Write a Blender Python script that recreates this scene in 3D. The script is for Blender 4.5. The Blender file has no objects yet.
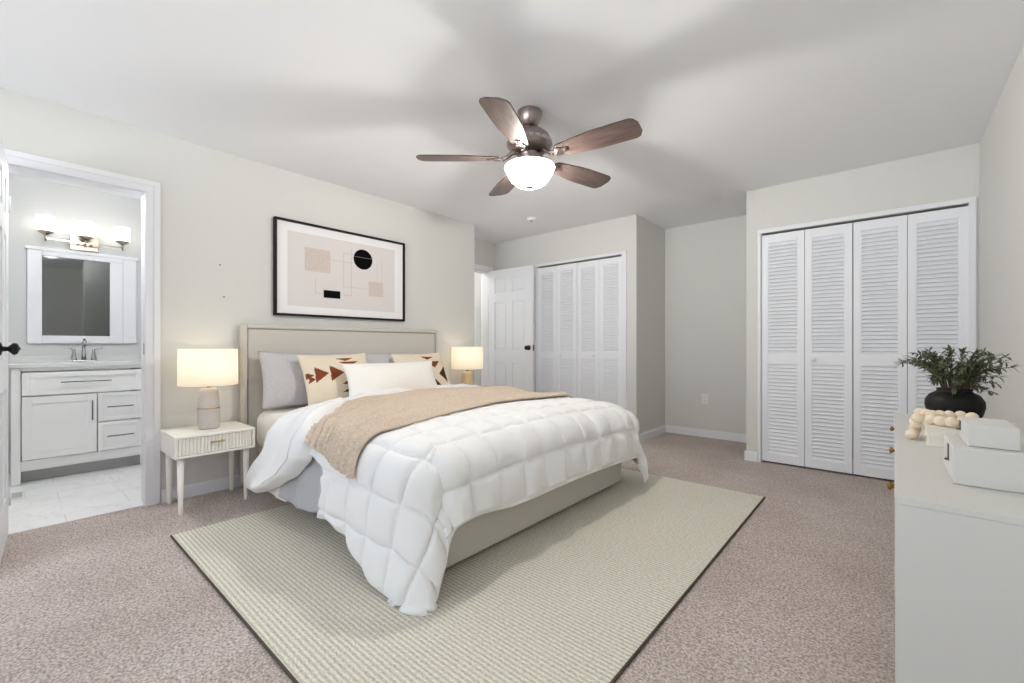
import bpy, bmesh, math, random
from mathutils import Vector, Matrix, noise, Euler

PI = math.pi
SC = bpy.context.scene
COL = SC.collection

# ------------------------------------------------------------------ camera
CAM_POS = Vector((3.643, 0.0, 1.041))
cam_data = bpy.data.cameras.new('camera')
cam = bpy.data.objects.new('camera', cam_data)
COL.objects.link(cam)
cam.location = CAM_POS
cam.rotation_euler = (PI / 2, 0, 0.7136)
cam_data.sensor_width = 36.0
cam_data.lens = 36.0 * 436.0 / 1024.0
cam_data.shift_y = 3.9 / 1024.0
cam_data.clip_start = 0.02
SC.camera = cam

# ------------------------------------------------------------------ world, daylight, exposure
SC.view_settings.view_transform = 'Standard'
SC.view_settings.look = 'None'
SC.view_settings.gamma = 1.0
SC.view_settings.use_curve_mapping = False
SC.view_settings.exposure = 0.96
world = bpy.data.worlds.new('sky')
SC.world = world
world.use_nodes = True
wn = world.node_tree.nodes
wl = world.node_tree.links
wn['Background'].inputs['Strength'].default_value = 5.0
_tc = wn.new('ShaderNodeTexCoord'); _sx = wn.new('ShaderNodeSeparateXYZ'); _rp = wn.new('ShaderNodeValToRGB')
_rp.color_ramp.elements[0].position = 0.49; _rp.color_ramp.elements[0].color = (0.90, 0.95, 1.0, 1)   # lower half of the world brightened to bounce light off the ceiling
_rp.color_ramp.elements[1].position = 0.53; _rp.color_ramp.elements[1].color = (0.22, 0.25, 0.30, 1)    # clear sky away from the sun
_mr = wn.new('ShaderNodeMapRange'); _mr.inputs['From Min'].default_value = -1; _mr.inputs['From Max'].default_value = 1
wl.new(_tc.outputs['Generated'], _sx.inputs[0]); wl.new(_sx.outputs['Z'], _mr.inputs['Value'])
wl.new(_mr.outputs['Result'], _rp.inputs['Fac']); wl.new(_rp.outputs['Color'], wn['Background'].inputs['Color'])
SC.cycles.max_bounces = 10
SC.cycles.diffuse_bounces = 7
SC.cycles.glossy_bounces = 4
SC.cycles.transparent_max_bounces = 8
SC.cycles.use_denoising = True
SC.cycles.sample_clamp_indirect = 6.0

WINDOWS = [(0.35, 1.95, 0.55, 2.18), (2.20, 3.80, 0.55, 2.18)]      # x0, x1, z0, z1 in the wall behind the camera
WY = -2.50
for (x0, x1, z0, z1) in WINDOWS:
    ld = bpy.data.lights.new('window_daylight', 'AREA')
    ld.shape = 'RECTANGLE'
    ld.size = x1 - x0
    ld.size_y = z1 - z0
    ld.cycles.is_portal = True
    lo = bpy.data.objects.new('window_daylight', ld)
    COL.objects.link(lo)
    lo.location = ((x0 + x1) / 2, WY - 0.11, (z0 + z1) / 2)
    lo.rotation_euler = (PI / 2, 0, 0)         # shines along +y, into the room


def lamp_light(name, loc, energy, color, radius):
    d = bpy.data.lights.new(name, 'POINT')
    d.energy = energy
    d.color = color
    d.shadow_soft_size = radius
    o = bpy.data.objects.new(name, d)
    COL.objects.link(o)
    o.location = loc
    return o


# ------------------------------------------------------------------ materials
def lin(c):
    out = []
    for v in c[:3]:
        v = v / 255.0
        out.append(v / 12.92 if v <= 0.04045 else ((v + 0.055) / 1.055) ** 2.4)
    return (out[0], out[1], out[2], 1.0)


def mat(name, col, rough=0.6, metal=0.0, bump=0.0, bscale=200.0, vary=0.0, vscale=8.0, spec=None, sheen=0.0, emit=None, estr=0.0):
    m = bpy.data.materials.new(name)
    m.use_nodes = True
    nt = m.node_tree
    b = nt.nodes['Principled BSDF']
    b.inputs['Base Color'].default_value = lin(col)
    b.inputs['Roughness'].default_value = rough
    b.inputs['Metallic'].default_value = metal
    if spec is not None:
        b.inputs['Specular IOR Level'].default_value = spec
    if sheen:
        b.inputs['Sheen Weight'].default_value = sheen
    if emit is not None:
        b.inputs['Emission Color'].default_value = lin(emit)
        b.inputs['Emission Strength'].default_value = estr
    tc = nt.nodes.new('ShaderNodeTexCoord')
    if bump:
        n = nt.nodes.new('ShaderNodeTexNoise')
        n.inputs['Scale'].default_value = bscale
        n.inputs['Detail'].default_value = 3
        nt.links.new(tc.outputs['Object'], n.inputs['Vector'])
        bp = nt.nodes.new('ShaderNodeBump')
        bp.inputs['Strength'].default_value = bump
        bp.inputs['Distance'].default_value = 0.01
        nt.links.new(n.outputs['Fac'], bp.inputs['Height'])
        nt.links.new(bp.outputs['Normal'], b.inputs['Normal'])
    if vary:
        n2 = nt.nodes.new('ShaderNodeTexNoise')
        n2.inputs['Scale'].default_value = vscale
        n2.inputs['Detail'].default_value = 5
        nt.links.new(tc.outputs['Object'], n2.inputs['Vector'])
        mx = nt.nodes.new('ShaderNodeMix')
        mx.data_type = 'RGBA'
        c = lin(col)
        mx.inputs[6].default_value = tuple(max(0, x * (1 - vary)) for x in c[:3]) + (1,)
        mx.inputs[7].default_value = tuple(min(1, x * (1 + vary)) for x in c[:3]) + (1,)
        nt.links.new(n2.outputs['Fac'], mx.inputs[0])
        nt.links.new(mx.outputs[2], b.inputs['Base Color'])
    return m


def carpet_material():
    m = bpy.data.materials.new('carpet_pile')
    m.use_nodes = True
    nt = m.node_tree
    N, L = nt.nodes, nt.links
    b = N['Principled BSDF']
    b.inputs['Roughness'].default_value = 0.95
    b.inputs['Specular IOR Level'].default_value = 0.1
    tc = N.new('ShaderNodeTexCoord')
    n1 = N.new('ShaderNodeTexNoise'); n1.inputs['Scale'].default_value = 115; n1.inputs['Detail'].default_value = 4
    n2 = N.new('ShaderNodeTexNoise'); n2.inputs['Scale'].default_value = 2.2; n2.inputs['Detail'].default_value = 4
    for n in (n1, n2):
        L.new(tc.outputs['Object'], n.inputs['Vector'])
    r1 = N.new('ShaderNodeValToRGB')
    r1.color_ramp.elements[0].position = 0.32; r1.color_ramp.elements[0].color = lin((148, 136, 130))
    r1.color_ramp.elements[1].position = 0.68; r1.color_ramp.elements[1].color = lin((224, 213, 207))
    L.new(n1.outputs['Fac'], r1.inputs['Fac'])
    r2 = N.new('ShaderNodeValToRGB')
    r2.color_ramp.elements[0].position = 0.35; r2.color_ramp.elements[0].color = (0.86, 0.84, 0.83, 1)
    r2.color_ramp.elements[1].position = 0.65; r2.color_ramp.elements[1].color = (1.0, 1.0, 1.0, 1)
    L.new(n2.outputs['Fac'], r2.inputs['Fac'])
    mx = N.new('ShaderNodeMix'); mx.data_type = 'RGBA'; mx.blend_type = 'MULTIPLY'
    mx.inputs[0].default_value = 1.0
    L.new(r1.outputs['Color'], mx.inputs[6]); L.new(r2.outputs['Color'], mx.inputs[7])
    L.new(mx.outputs[2], b.inputs['Base Color'])
    bp = N.new('ShaderNodeBump'); bp.inputs['Strength'].default_value = 0.5; bp.inputs['Distance'].default_value = 0.008
    L.new(n1.outputs['Fac'], bp.inputs['Height']); L.new(bp.outputs['Normal'], b.inputs['Normal'])
    return m


def ribbed_rug_material():
    m = bpy.data.materials.new('ribbed_wool')
    m.use_nodes = True
    nt = m.node_tree
    N, L = nt.nodes, nt.links
    b = N['Principled BSDF']
    b.inputs['Roughness'].default_value = 0.95
    b.inputs['Specular IOR Level'].default_value = 0.1
    tc = N.new('ShaderNodeTexCoord')
    w = N.new('ShaderNodeTexWave'); w.wave_type = 'BANDS'; w.bands_direction = 'Y'
    w.inputs['Scale'].default_value = 2 * PI / (20 * 0.0185)
    w.inputs['Distortion'].default_value = 0.9
    w.inputs['Detail'].default_value = 2; w.inputs['Detail Scale'].default_value = 6
    L.new(tc.outputs['Object'], w.inputs['Vector'])
    mp = N.new('ShaderNodeMapping'); mp.inputs['Scale'].default_value = (75, 150, 1)
    L.new(tc.outputs['Object'], mp.inputs['Vector'])
    n = N.new('ShaderNodeTexNoise'); n.inputs['Scale'].default_value = 1.0; n.inputs['Detail'].default_value = 4
    L.new(mp.outputs['Vector'], n.inputs['Vector'])
    ad = N.new('ShaderNodeMath'); ad.operation = 'MULTIPLY_ADD'
    ad.inputs[1].default_value = 0.34
    L.new(w.outputs['Fac'], ad.inputs[0]); 
    n_s = N.new('ShaderNodeMath'); n_s.operation = 'MULTIPLY'; n_s.inputs[1].default_value = 1.0
    L.new(n.outputs['Fac'], n_s.inputs[0]); L.new(n_s.outputs[0], ad.inputs[2])
    r = N.new('ShaderNodeValToRGB')
    r.color_ramp.elements[0].position = 0.38; r.color_ramp.elements[0].color = lin((178, 172, 155))
    r.color_ramp.elements[1].position = 0.92; r.color_ramp.elements[1].color = lin((234, 230, 218))
    L.new(ad.outputs[0], r.inputs['Fac']); L.new(r.outputs['Color'], b.inputs['Base Color'])
    bp = N.new('ShaderNodeBump'); bp.inputs['Strength'].default_value = 0.35; bp.inputs['Distance'].default_value = 0.008
    L.new(ad.outputs[0], bp.inputs['Height']); L.new(bp.outputs['Normal'], b.inputs['Normal'])
    return m


def wave_material(name, c0, c1, scale, direction='X', rough=0.8, bump=0.4, stretch=None, noise_mix=0.5):
    """Fine woven or grained surface: noise stretched along one axis."""
    m = bpy.data.materials.new(name)
    m.use_nodes = True
    nt = m.node_tree
    N, L = nt.nodes, nt.links
    b = N['Principled BSDF']
    b.inputs['Roughness'].default_value = rough
    b.inputs['Specular IOR Level'].default_value = 0.25
    tc = N.new('ShaderNodeTexCoord')
    mp = N.new('ShaderNodeMapping'); mp.inputs['Scale'].default_value = stretch or (scale, scale, scale)
    L.new(tc.outputs['Object'], mp.inputs['Vector'])
    n = N.new('ShaderNodeTexNoise'); n.inputs['Scale'].default_value = 1; n.inputs['Detail'].default_value = 5
    L.new(mp.outputs['Vector'], n.inputs['Vector'])
    r = N.new('ShaderNodeValToRGB')
    r.color_ramp.elements[0].position = 0.3; r.color_ramp.elements[0].color = lin(c0)
    r.color_ramp.elements[1].position = 0.7; r.color_ramp.elements[1].color = lin(c1)
    L.new(n.outputs['Fac'], r.inputs['Fac']); L.new(r.outputs['Color'], b.inputs['Base Color'])
    if bump:
        bp = N.new('ShaderNodeBump'); bp.inputs['Strength'].default_value = bump; bp.inputs['Distance'].default_value = 0.004
        L.new(n.outputs['Fac'], bp.inputs['Height']); L.new(bp.outputs['Normal'], b.inputs['Normal'])
    return m


def vertex_color_material(name, rough=0.9):
    m = bpy.data.materials.new(name)
    m.use_nodes = True
    nt = m.node_tree
    b = nt.nodes['Principled BSDF']
    b.inputs['Roughness'].default_value = rough
    b.inputs['Specular IOR Level'].default_value = 0.15
    a = nt.nodes.new('ShaderNodeVertexColor'); a.layer_name = 'weave'
    nt.links.new(a.outputs['Color'], b.inputs['Base Color'])
    tc = nt.nodes.new('ShaderNodeTexCoord')
    n = nt.nodes.new('ShaderNodeTexNoise'); n.inputs['Scale'].default_value = 260
    nt.links.new(tc.outputs['Object'], n.inputs['Vector'])
    bp = nt.nodes.new('ShaderNodeBump'); bp.inputs['Strength'].default_value = 0.3; bp.inputs['Distance'].default_value = 0.004
    nt.links.new(n.outputs['Fac'], bp.inputs['Height']); nt.links.new(bp.outputs['Normal'], b.inputs['Normal'])
    return m


def shade_material(name, col, emit, estr, trans=0.6, clear=0.0):
    """Lit lamp shade: translucent diffuse cloth or frosted glass that also glows from its bulb."""
    m = bpy.data.materials.new(name)
    m.use_nodes = True
    nt = m.node_tree
    N, L = nt.nodes, nt.links
    out = N['Material Output']
    N.remove(N['Principled BSDF'])
    d = N.new('ShaderNodeBsdfDiffuse'); d.inputs['Color'].default_value = lin(col)
    t = N.new('ShaderNodeBsdfTranslucent'); t.inputs['Color'].default_value = lin(col)
    mx = N.new('ShaderNodeMixShader'); mx.inputs[0].default_value = trans
    L.new(d.outputs[0], mx.inputs[1]); L.new(t.outputs[0], mx.inputs[2])
    e = N.new('ShaderNodeEmission'); e.inputs['Color'].default_value = lin(emit); e.inputs['Strength'].default_value = estr
    ad = N.new('ShaderNodeAddShader')
    L.new(mx.outputs[0], ad.inputs[0]); L.new(e.outputs[0], ad.inputs[1])
    last = ad
    if clear:
        tp = N.new('ShaderNodeBsdfTransparent'); tp.inputs['Color'].default_value = lin(col)
        m2 = N.new('ShaderNodeMixShader'); m2.inputs[0].default_value = clear
        L.new(ad.outputs[0], m2.inputs[1]); L.new(tp.outputs[0], m2.inputs[2])
        last = m2
    L.new(last.outputs[0], out.inputs['Surface'])
    return m


def pane_material():
    m = bpy.data.materials.new('window_glass')
    m.use_nodes = True
    nt = m.node_tree
    N, L = nt.nodes, nt.links
    out = N['Material Output']
    N.remove(N['Principled BSDF'])
    t = N.new('ShaderNodeBsdfTransparent')
    g = N.new('ShaderNodeBsdfGlossy'); g.inputs['Roughness'].default_value = 0.02
    mx = N.new('ShaderNodeMixShader'); mx.inputs[0].default_value = 0.05
    L.new(t.outputs[0], mx.inputs[1]); L.new(g.outputs[0], mx.inputs[2]); L.new(mx.outputs[0], out.inputs['Surface'])
    return m


def marble_tile_material():
    m = bpy.data.materials.new('marble_tile')
    m.use_nodes = True
    nt = m.node_tree
    N, L = nt.nodes, nt.links
    b = N['Principled BSDF']; b.inputs['Roughness'].default_value = 0.3
    tc = N.new('ShaderNodeTexCoord')
    mp = N.new('ShaderNodeMapping'); mp.inputs['Rotation'].default_value = (0, 0, PI / 2)
    L.new(tc.outputs['Object'], mp.inputs['Vector'])
    br = N.new('ShaderNodeTexBrick')
    br.inputs['Scale'].default_value = 1.0; br.inputs['Brick Width'].default_value = 0.61; br.inputs['Row Height'].default_value = 0.305
    br.inputs['Mortar Size'].default_value = 0.003
    br.inputs['Color1'].default_value = lin((250, 250, 249)); br.inputs['Color2'].default_value = lin((252, 252, 251)); br.inputs['Mortar'].default_value = lin((228, 228, 226))
    L.new(mp.outputs['Vector'], br.inputs['Vector'])
    n = N.new('ShaderNodeTexNoise'); n.inputs['Scale'].default_value = 2.5; n.inputs['Detail'].default_value = 8; n.inputs['Distortion'].default_value = 1.8
    L.new(tc.outputs['Object'], n.inputs['Vector'])
    r = N.new('ShaderNodeValToRGB')
    r.color_ramp.elements[0].position = 0.47; r.color_ramp.elements[0].color = (1, 1, 1, 1)
    r.color_ramp.elements[1].position = 0.53; r.color_ramp.elements[1].color = (1, 1, 1, 1)
    e = r.color_ramp.elements.new(0.5); e.color = (0.9, 0.9, 0.9, 1)
    L.new(n.outputs['Fac'], r.inputs['Fac'])
    mx = N.new('ShaderNodeMix'); mx.data_type = 'RGBA'; mx.blend_type = 'MULTIPLY'; mx.inputs[0].default_value = 1
    L.new(br.outputs['Color'], mx.inputs[6]); L.new(r.outputs['Color'], mx.inputs[7]); L.new(mx.outputs[2], b.inputs['Base Color'])
    return m


M = {}
M['wall'] = mat('wall_paint', (213, 213, 209), 0.85, bump=0.05, bscale=350)
M['ceiling'] = mat('ceiling_paint', (236, 237, 239), 0.9, bump=0.05, bscale=300)
M['bath_wall'] = mat('bathroom_paint', (208, 209, 209), 0.8)
M['trim'] = mat('white_trim_paint', (230, 231, 235), 0.45)
M['door'] = mat('white_door_paint', (234, 236, 240), 0.4)
M['shade_gap'] = mat('closet_shade', (60, 60, 62), 0.9)  # dark colour stands in for the shade inside the closets
M['carpet'] = carpet_material()
M['tile'] = marble_tile_material()
M['rug'] = ribbed_rug_material()
M['rug_edge'] = mat('rug_binding', (84, 72, 64), 0.95)
M['linen'] = wave_material('greige_linen', (199, 194, 187), (207, 203, 196), 0, stretch=(300, 300, 140), bump=0.15, rough=0.9)
M['linen_dark'] = mat('linen_piping', (160, 154, 146), 0.9)
M['black_foot'] = mat('black_plastic', (25, 24, 24), 0.5)
M['sheet'] = mat('white_cotton', (240, 237, 232), 0.9, bump=0.08, bscale=60, sheen=0.2)
M['comforter'] = mat('white_quilt', (240, 240, 239), 0.9, bump=0.12, bscale=90, sheen=0.2)
M['cuff'] = mat('white_sateen', (241, 241, 241), 0.8, bump=0.06, bscale=40, sheen=0.2)
M['satin'] = mat('silver_satin', (180, 181, 185), 0.45, bump=0.06, bscale=25, sheen=0.3)
M['grey_pillow'] = wave_material('grey_linen', (186, 184, 186), (204, 201, 202), 0, stretch=(200, 70, 200), bump=0.2, rough=0.95)
M['knit'] = wave_material('beige_knit', (198, 181, 162), (216, 202, 184), 0, stretch=(85, 85, 85), bump=0.9, rough=0.95)
M['cushion'] = vertex_color_material('woven_cushion')
M['oak_white'] = mat('warm_white_lacquer', (242, 239, 231), 0.45)
M['brass'] = mat('brushed_brass', (186, 152, 92), 0.32, metal=1.0)
M['old_brass'] = mat('aged_brass', (146, 116, 66), 0.35, metal=1.0)
M['lamp_grey'] = mat('taupe_ceramic', (198, 191, 185), 0.35, vary=0.06, vscale=30)
M['lamp_wood'] = wave_material('light_wood', (208, 184, 146), (226, 206, 172), 0, stretch=(60, 60, 8), bump=0.1, rough=0.55)
M['lamp_shade'] = shade_material('lit_linen_shade', (244, 240, 232), (255, 236, 206), 0.13, 0.5)
M['black_frame'] = mat('black_frame', (16, 15, 15), 0.6, spec=0.25)
M['mat_board'] = mat('white_mat_board', (236, 235, 236), 0.8)
M['print'] = mat('grey_print_paper', (217, 212, 210), 0.85)
M['print_pink'] = wave_material('blush_block', (200, 184, 176), (212, 201, 194), 0, stretch=(20, 60, 60), bump=0, rough=0.9)
M['print_black'] = mat('black_ink', (8, 8, 8), 0.9, spec=0.1)
M['print_line'] = mat('fine_ink_line', (184, 178, 174), 0.8)
M['bronze'] = mat('brushed_bronze_metal', (164, 150, 146), 0.32, metal=1.0)
M['nickel'] = mat('brushed_nickel', (178, 168, 156), 0.25, metal=1.0)
M['chrome'] = mat('satin_chrome', (190, 190, 190), 0.2, metal=1.0)
M['steel_dark'] = mat('dark_steel_handle', (110, 110, 112), 0.3, metal=1.0)
M['blade_wood'] = None
M['bowl_glass'] = shade_material('frosted_alabaster_glass', (246, 240, 232), (255, 236, 216), 0.9, 0.6, clear=0.55)
M['vanity_glass'] = shade_material('frosted_white_glass', (245, 245, 240), (255, 250, 240), 0.62, 0.6)
M['vanity_white'] = mat('vanity_white_paint', (243, 243, 242), 0.4)
M['toe_grey'] = mat('toe_kick_grey', (176, 176, 176), 0.6)
M['counter'] = mat('quartz_counter', (222, 222, 221), 0.25, vary=0.08, vscale=90)
M['mirror'] = mat('mirror_tinted', (120, 122, 121), 0.04, metal=1.0)  # grey tint dims what the mirror reflects
M['plastic_white'] = mat('white_plastic', (232, 232, 230), 0.4)
M['socket_dark'] = mat('socket_slot', (90, 90, 88), 0.6)
M['black_metal'] = mat('matte_black_metal', (28, 27, 27), 0.35, metal=0.6)
M['dresser'] = mat('greige_lacquer', (208, 207, 201), 0.42)
M['box_white'] = mat('white_linen_box', (210, 208, 203), 0.75, bump=0.1, bscale=400)
M['box_pull'] = mat('pewter_pull', (92, 90, 88), 0.4, metal=0.8)
M['book_cover'] = mat('cream_book_cover', (232, 226, 214), 0.7)
M['book_page'] = mat('book_pages', (236, 230, 218), 0.9, bump=0.3, bscale=500)
M['bead'] = mat('pale_wood_bead', (229, 212, 189), 0.55, vary=0.06, vscale=60)
M['twine'] = mat('jute_twine', (196, 172, 138), 0.9)
M['vase'] = mat('black_clay', (20, 19, 19), 0.62, bump=0.2, bscale=70, spec=0.25)
M['leaf'] = mat('dark_green_leaf', (92, 98, 72), 0.55, vary=0.4, vscale=40)
M['stem'] = mat('brown_stem', (74, 60, 42), 0.8)
M['hall_wall'] = mat('hall_paint', (238, 238, 236), 0.85)
M['anchor'] = mat('grey_wall_plug', (140, 138, 134), 0.7)


def blade_material():
    m = bpy.data.materials.new('walnut_blade')
    m.use_nodes = True
    nt = m.node_tree
    N, L = nt.nodes, nt.links
    b = N['Principled BSDF']; b.inputs['Roughness'].default_value = 0.38
    tc = N.new('ShaderNodeTexCoord')
    mp = N.new('ShaderNodeMapping'); mp.inputs['Scale'].default_value = (5, 70, 5)
    L.new(tc.outputs['Object'], mp.inputs['Vector'])
    n = N.new('ShaderNodeTexNoise'); n.inputs['Scale'].default_value = 1; n.inputs['Detail'].default_value = 6
    L.new(mp.outputs['Vector'], n.inputs['Vector'])
    r = N.new('ShaderNodeValToRGB')
    r.color_ramp.elements[0].position = 0.3; r.color_ramp.elements[0].color = lin((58, 46, 42))
    r.color_ramp.elements[1].position = 0.72; r.color_ramp.elements[1].color = lin((104, 86, 80))
    L.new(n.outputs['Fac'], r.inputs['Fac']); L.new(r.outputs['Color'], b.inputs['Base Color'])
    return m


M['blade_wood'] = blade_material()


# ------------------------------------------------------------------ mesh builder
class MB:
    def __init__(self):
        self.bm = bmesh.new()

    def _merge(self, tmp, mi, smooth):
        base = len(self.bm.verts)
        vs = [self.bm.verts.new(v.co) for v in tmp.verts]
        tmp.verts.index_update()
        for f in tmp.faces:
            try:
                nf = self.bm.faces.new([vs[v.index] for v in f.verts])
                nf.material_index = mi
                nf.smooth = smooth
            except ValueError:
                pass
        tmp.free()

    def box(self, x0, x1, y0, y1, z0, z1, bev=0.0, mi=0, seg=2, rot=None):
        t = bmesh.new()
        r = bmesh.ops.create_cube(t, size=1.0)
        sx, sy, sz = x1 - x0, y1 - y0, z1 - z0
        for v in t.verts:
            v.co = Vector((v.co.x * sx, v.co.y * sy, v.co.z * sz))
        if bev:
            bmesh.ops.bevel(t, geom=list(t.edges), offset=min(bev, 0.45 * min(abs(sx), abs(sy), abs(sz))), segments=seg, profile=0.5, affect='EDGES')
        c = Vector(((x0 + x1) / 2, (y0 + y1) / 2, (z0 + z1) / 2))
        for v in t.verts:
            if rot is not None:
                v.co = rot @ v.co
            v.co += c
        self._merge(t, mi, False)
        return self

    def lathe(self, prof, center=(0, 0, 0), n=32, mi=0, smooth=True, axis='z', rot=None):
        """prof: list of (radius, height)."""
        t = bmesh.new()
        rings = []
        for (r, h) in prof:
            if r < 1e-6:
                rings.append([t.verts.new((0, 0, h))])
            else:
                rings.append([t.verts.new((r * math.cos(2 * PI * k / n), r * math.sin(2 * PI * k / n), h)) for k in range(n)])
        for a, b in zip(rings, rings[1:]):
            for k in range(n):
                k2 = (k + 1) % n
                if len(a) == 1 and len(b) == 1:
                    continue
                if len(a) == 1:
                    t.faces.new([a[0], b[k2], b[k]])
                elif len(b) == 1:
                    t.faces.new([a[k], a[k2], b[0]])
                else:
                    t.faces.new([a[k], a[k2], b[k2], b[k]])
        if len(rings[0]) > 1:
            t.faces.new(list(reversed(rings[0])))
        if len(rings[-1]) > 1:
            t.faces.new(rings[-1])
        R = rot if rot is not None else {'z': Matrix.Identity(3), 'x': Matrix.Rotation(PI / 2, 3, 'Y'), 'y': Matrix.Rotation(-PI / 2, 3, 'X')}[axis]
        for v in t.verts:
            v.co = R @ v.co + Vector(center)
        bmesh.ops.recalc_face_normals(t, faces=t.faces)
        self._merge(t, mi, smooth)
        return self

    def open_lathe(self, prof, center=(0, 0, 0), n=40, mi=0):
        """profile surface without caps."""
        t = bmesh.new()
        rings = [[t.verts.new((r * math.cos(2 * PI * k / n) + center[0], r * math.sin(2 * PI * k / n) + center[1], h + center[2])) for k in range(n)] for (r, h) in prof]
        for a, b in zip(rings, rings[1:]):
            for k in range(n):
                k2 = (k + 1) % n
                t.faces.new([a[k], a[k2], b[k2], b[k]])
        bmesh.ops.recalc_face_normals(t, faces=t.faces)
        self._merge(t, mi, True)
        return self

    def tube(self, pts, r, n=10, mi=0, radii=None):
        pts = [Vector(p) for p in pts]
        t = bmesh.new()
        rings = []
        prev = None
        for i, p in enumerate(pts):
            d = (pts[min(i + 1, len(pts) - 1)] - pts[max(i - 1, 0)])
            if d.length < 1e-9:
                d = Vector((0, 0, 1))
            d.normalize()
            if prev is None:
                a = Vector((0, 0, 1)) if abs(d.z) < 0.9 else Vector((1, 0, 0))
                u = d.cross(a).normalized()
            else:
                u = (prev - d * prev.dot(d))
                u = u.normalized() if u.length > 1e-6 else d.orthogonal().normalized()
            prev = u
            w = d.cross(u)
            rr = radii[i] if radii else r
            rings.append([t.verts.new(p + (u * math.cos(2 * PI * k / n) + w * math.sin(2 * PI * k / n)) * rr) for k in range(n)])
        for a, b in zip(rings, rings[1:]):
            for k in range(n):
                k2 = (k + 1) % n
                t.faces.new([a[k], a[k2], b[k2], b[k]])
        t.faces.new(list(reversed(rings[0])))
        t.faces.new(rings[-1])
        bmesh.ops.recalc_face_normals(t, faces=t.faces)
        self._merge(t, mi, True)
        return self

    def ball(self, c, r, mi=0, scale=(1, 1, 1), sub=3):
        t = bmesh.new()
        bmesh.ops.create_icosphere(t, subdivisions=sub, radius=1.0)
        for v in t.verts:
            v.co = Vector((v.co.x * r * scale[0], v.co.y * r * scale[1], v.co.z * r * scale[2])) + Vector(c)
        self._merge(t, mi, True)
        return self

    def grid(self, rows, mi=0, smooth=True, closed=False):
        """rows: list of lists of points, joined as quads."""
        vs = [[self.bm.verts.new(p) for p in row] for row in rows]
        nr = len(vs)
        for i in range(nr - 1 + (1 if closed else 0)):
            a, b = vs[i], vs[(i + 1) % nr]
            for k in range(len(a) - 1):
                f = self.bm.faces.new([a[k], a[k + 1], b[k + 1], b[k]])
                f.material_index = mi
                f.smooth = smooth
        return vs

    def poly(self, pts, mi=0):
        f = self.bm.faces.new([self.bm.verts.new(p) for p in pts])
        f.material_index = mi
        return self

    def build(self, name, mats, parent=None, origin=None, world=True):
        """Links the geometry as ONE mesh object. Coordinates are world coordinates unless world=False (already local to parent)."""
        me = bpy.data.meshes.new(name)
        if not isinstance(mats, (list, tuple)):
            mats = [mats]
        for m_ in mats:
            me.materials.append(m_)
        off = Vector((0, 0, 0))
        ploc = world_loc(parent) if parent is not None else Vector((0, 0, 0))
        if world:
            if origin is not None:
                off = Vector(origin)
            else:
                xs = [v.co for v in self.bm.verts]
                lo = Vector((min(c.x for c in xs), min(c.y for c in xs), min(c.z for c in xs)))
                hi = Vector((max(c.x for c in xs), max(c.y for c in xs), max(c.z for c in xs)))
                off = Vector(((lo.x + hi.x) / 2, (lo.y + hi.y) / 2, lo.z))
            for v in self.bm.verts:
                v.co -= off
        self.bm.to_mesh(me)
        self.bm.free()
        o = bpy.data.objects.new(name, me)
        COL.objects.link(o)
        if parent is not None:
            o.parent = parent
        if world:
            o.location = off - ploc
        return o


def world_loc(o):
    """Parents are never rotated when this is used."""
    l = Vector((0, 0, 0))
    while o is not None:
        l += o.location
        o = o.parent
    return l


def tag(o, label, cat=None, group=None, kind=None):
    o['label'] = label
    if cat:
        o['category'] = cat
    if group:
        o['group'] = group
    if kind:
        o['kind'] = kind
    return o


def thing(name, label, cat, loc, group=None):
    o = bpy.data.objects.new(name, None)
    o.empty_display_size = 0.05
    COL.objects.link(o)
    o.location = loc
    return tag(o, label, cat, group)


def structure(name, label, mb, mats, parent=None):
    o = mb.build(name, mats, parent)
    if parent is None:
        o['kind'] = 'structure'
        o['label'] = label
    return o


def structure_root(name, label, loc):
    o = bpy.data.objects.new(name, None)
    o.empty_display_size = 0.05
    COL.objects.link(o)
    o.location = loc
    o['kind'] = 'structure'
    o['label'] = label
    return o


def copy_tree(o, parent=None):
    c = o.copy()
    COL.objects.link(c)
    if parent is not None:
        c.parent = parent
    for ch in list(o.children):
        copy_tree(ch, c)
    return c


# ================================================================== room shell
H = 2.44
XW = 4.113          # right wall
YB = 4.39           # wall with the closets
YN = 5.18           # back of the niche
T = 0.11

structure('floor', 'taupe cut-pile carpet over the bedroom floor', MB().box(-0.59, XW + 0.1, WY - 0.1, YN + 0.1, -0.08, 0.0), M['carpet'])
structure('floor_bathroom', 'white marble tile floor of the bathroom', MB().box(-2.2, -0.022, -0.9, 1.35, -0.07, 0.004), M['tile'])
structure('floor_hall', 'pale floor of the hall beyond the open door', MB().box(-1.7, -0.59, 3.3, 5.3, -0.07, 0.0), M['carpet'])
structure('ceiling', 'smooth white ceiling', MB().box(-2.3, XW + 0.15, WY - 0.15, YN + 0.15, H, H + 0.08), M['ceiling'])

DY0, DY1, DZ = -0.034, 0.582, 2.034
w = MB()
w.box(-T, 0, WY, DY0, 0, H)
w.box(-T, 0, DY1, 3.54, 0, H)
w.box(-T, 0, DY0, DY1, DZ, H)
w.box(-0.48, -T, 3.43, 3.54, 0, H)
structure('wall_left', 'grey-beige painted wall behind the bed', w, M['wall'])

HY0, HY1, HZ = 3.60, 4.284, 2.041
w = MB()
w.box(-0.59, -0.48, 3.43, HY0, 0, H)
w.box(-0.59, -0.48, HY1, YB, 0, H)
w.box(-0.59, -0.48, HY0, HY1, HZ, H)
structure('wall_hall_side', 'short wall with the hall doorway beyond the bed wall', w, M['wall'])

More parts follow.
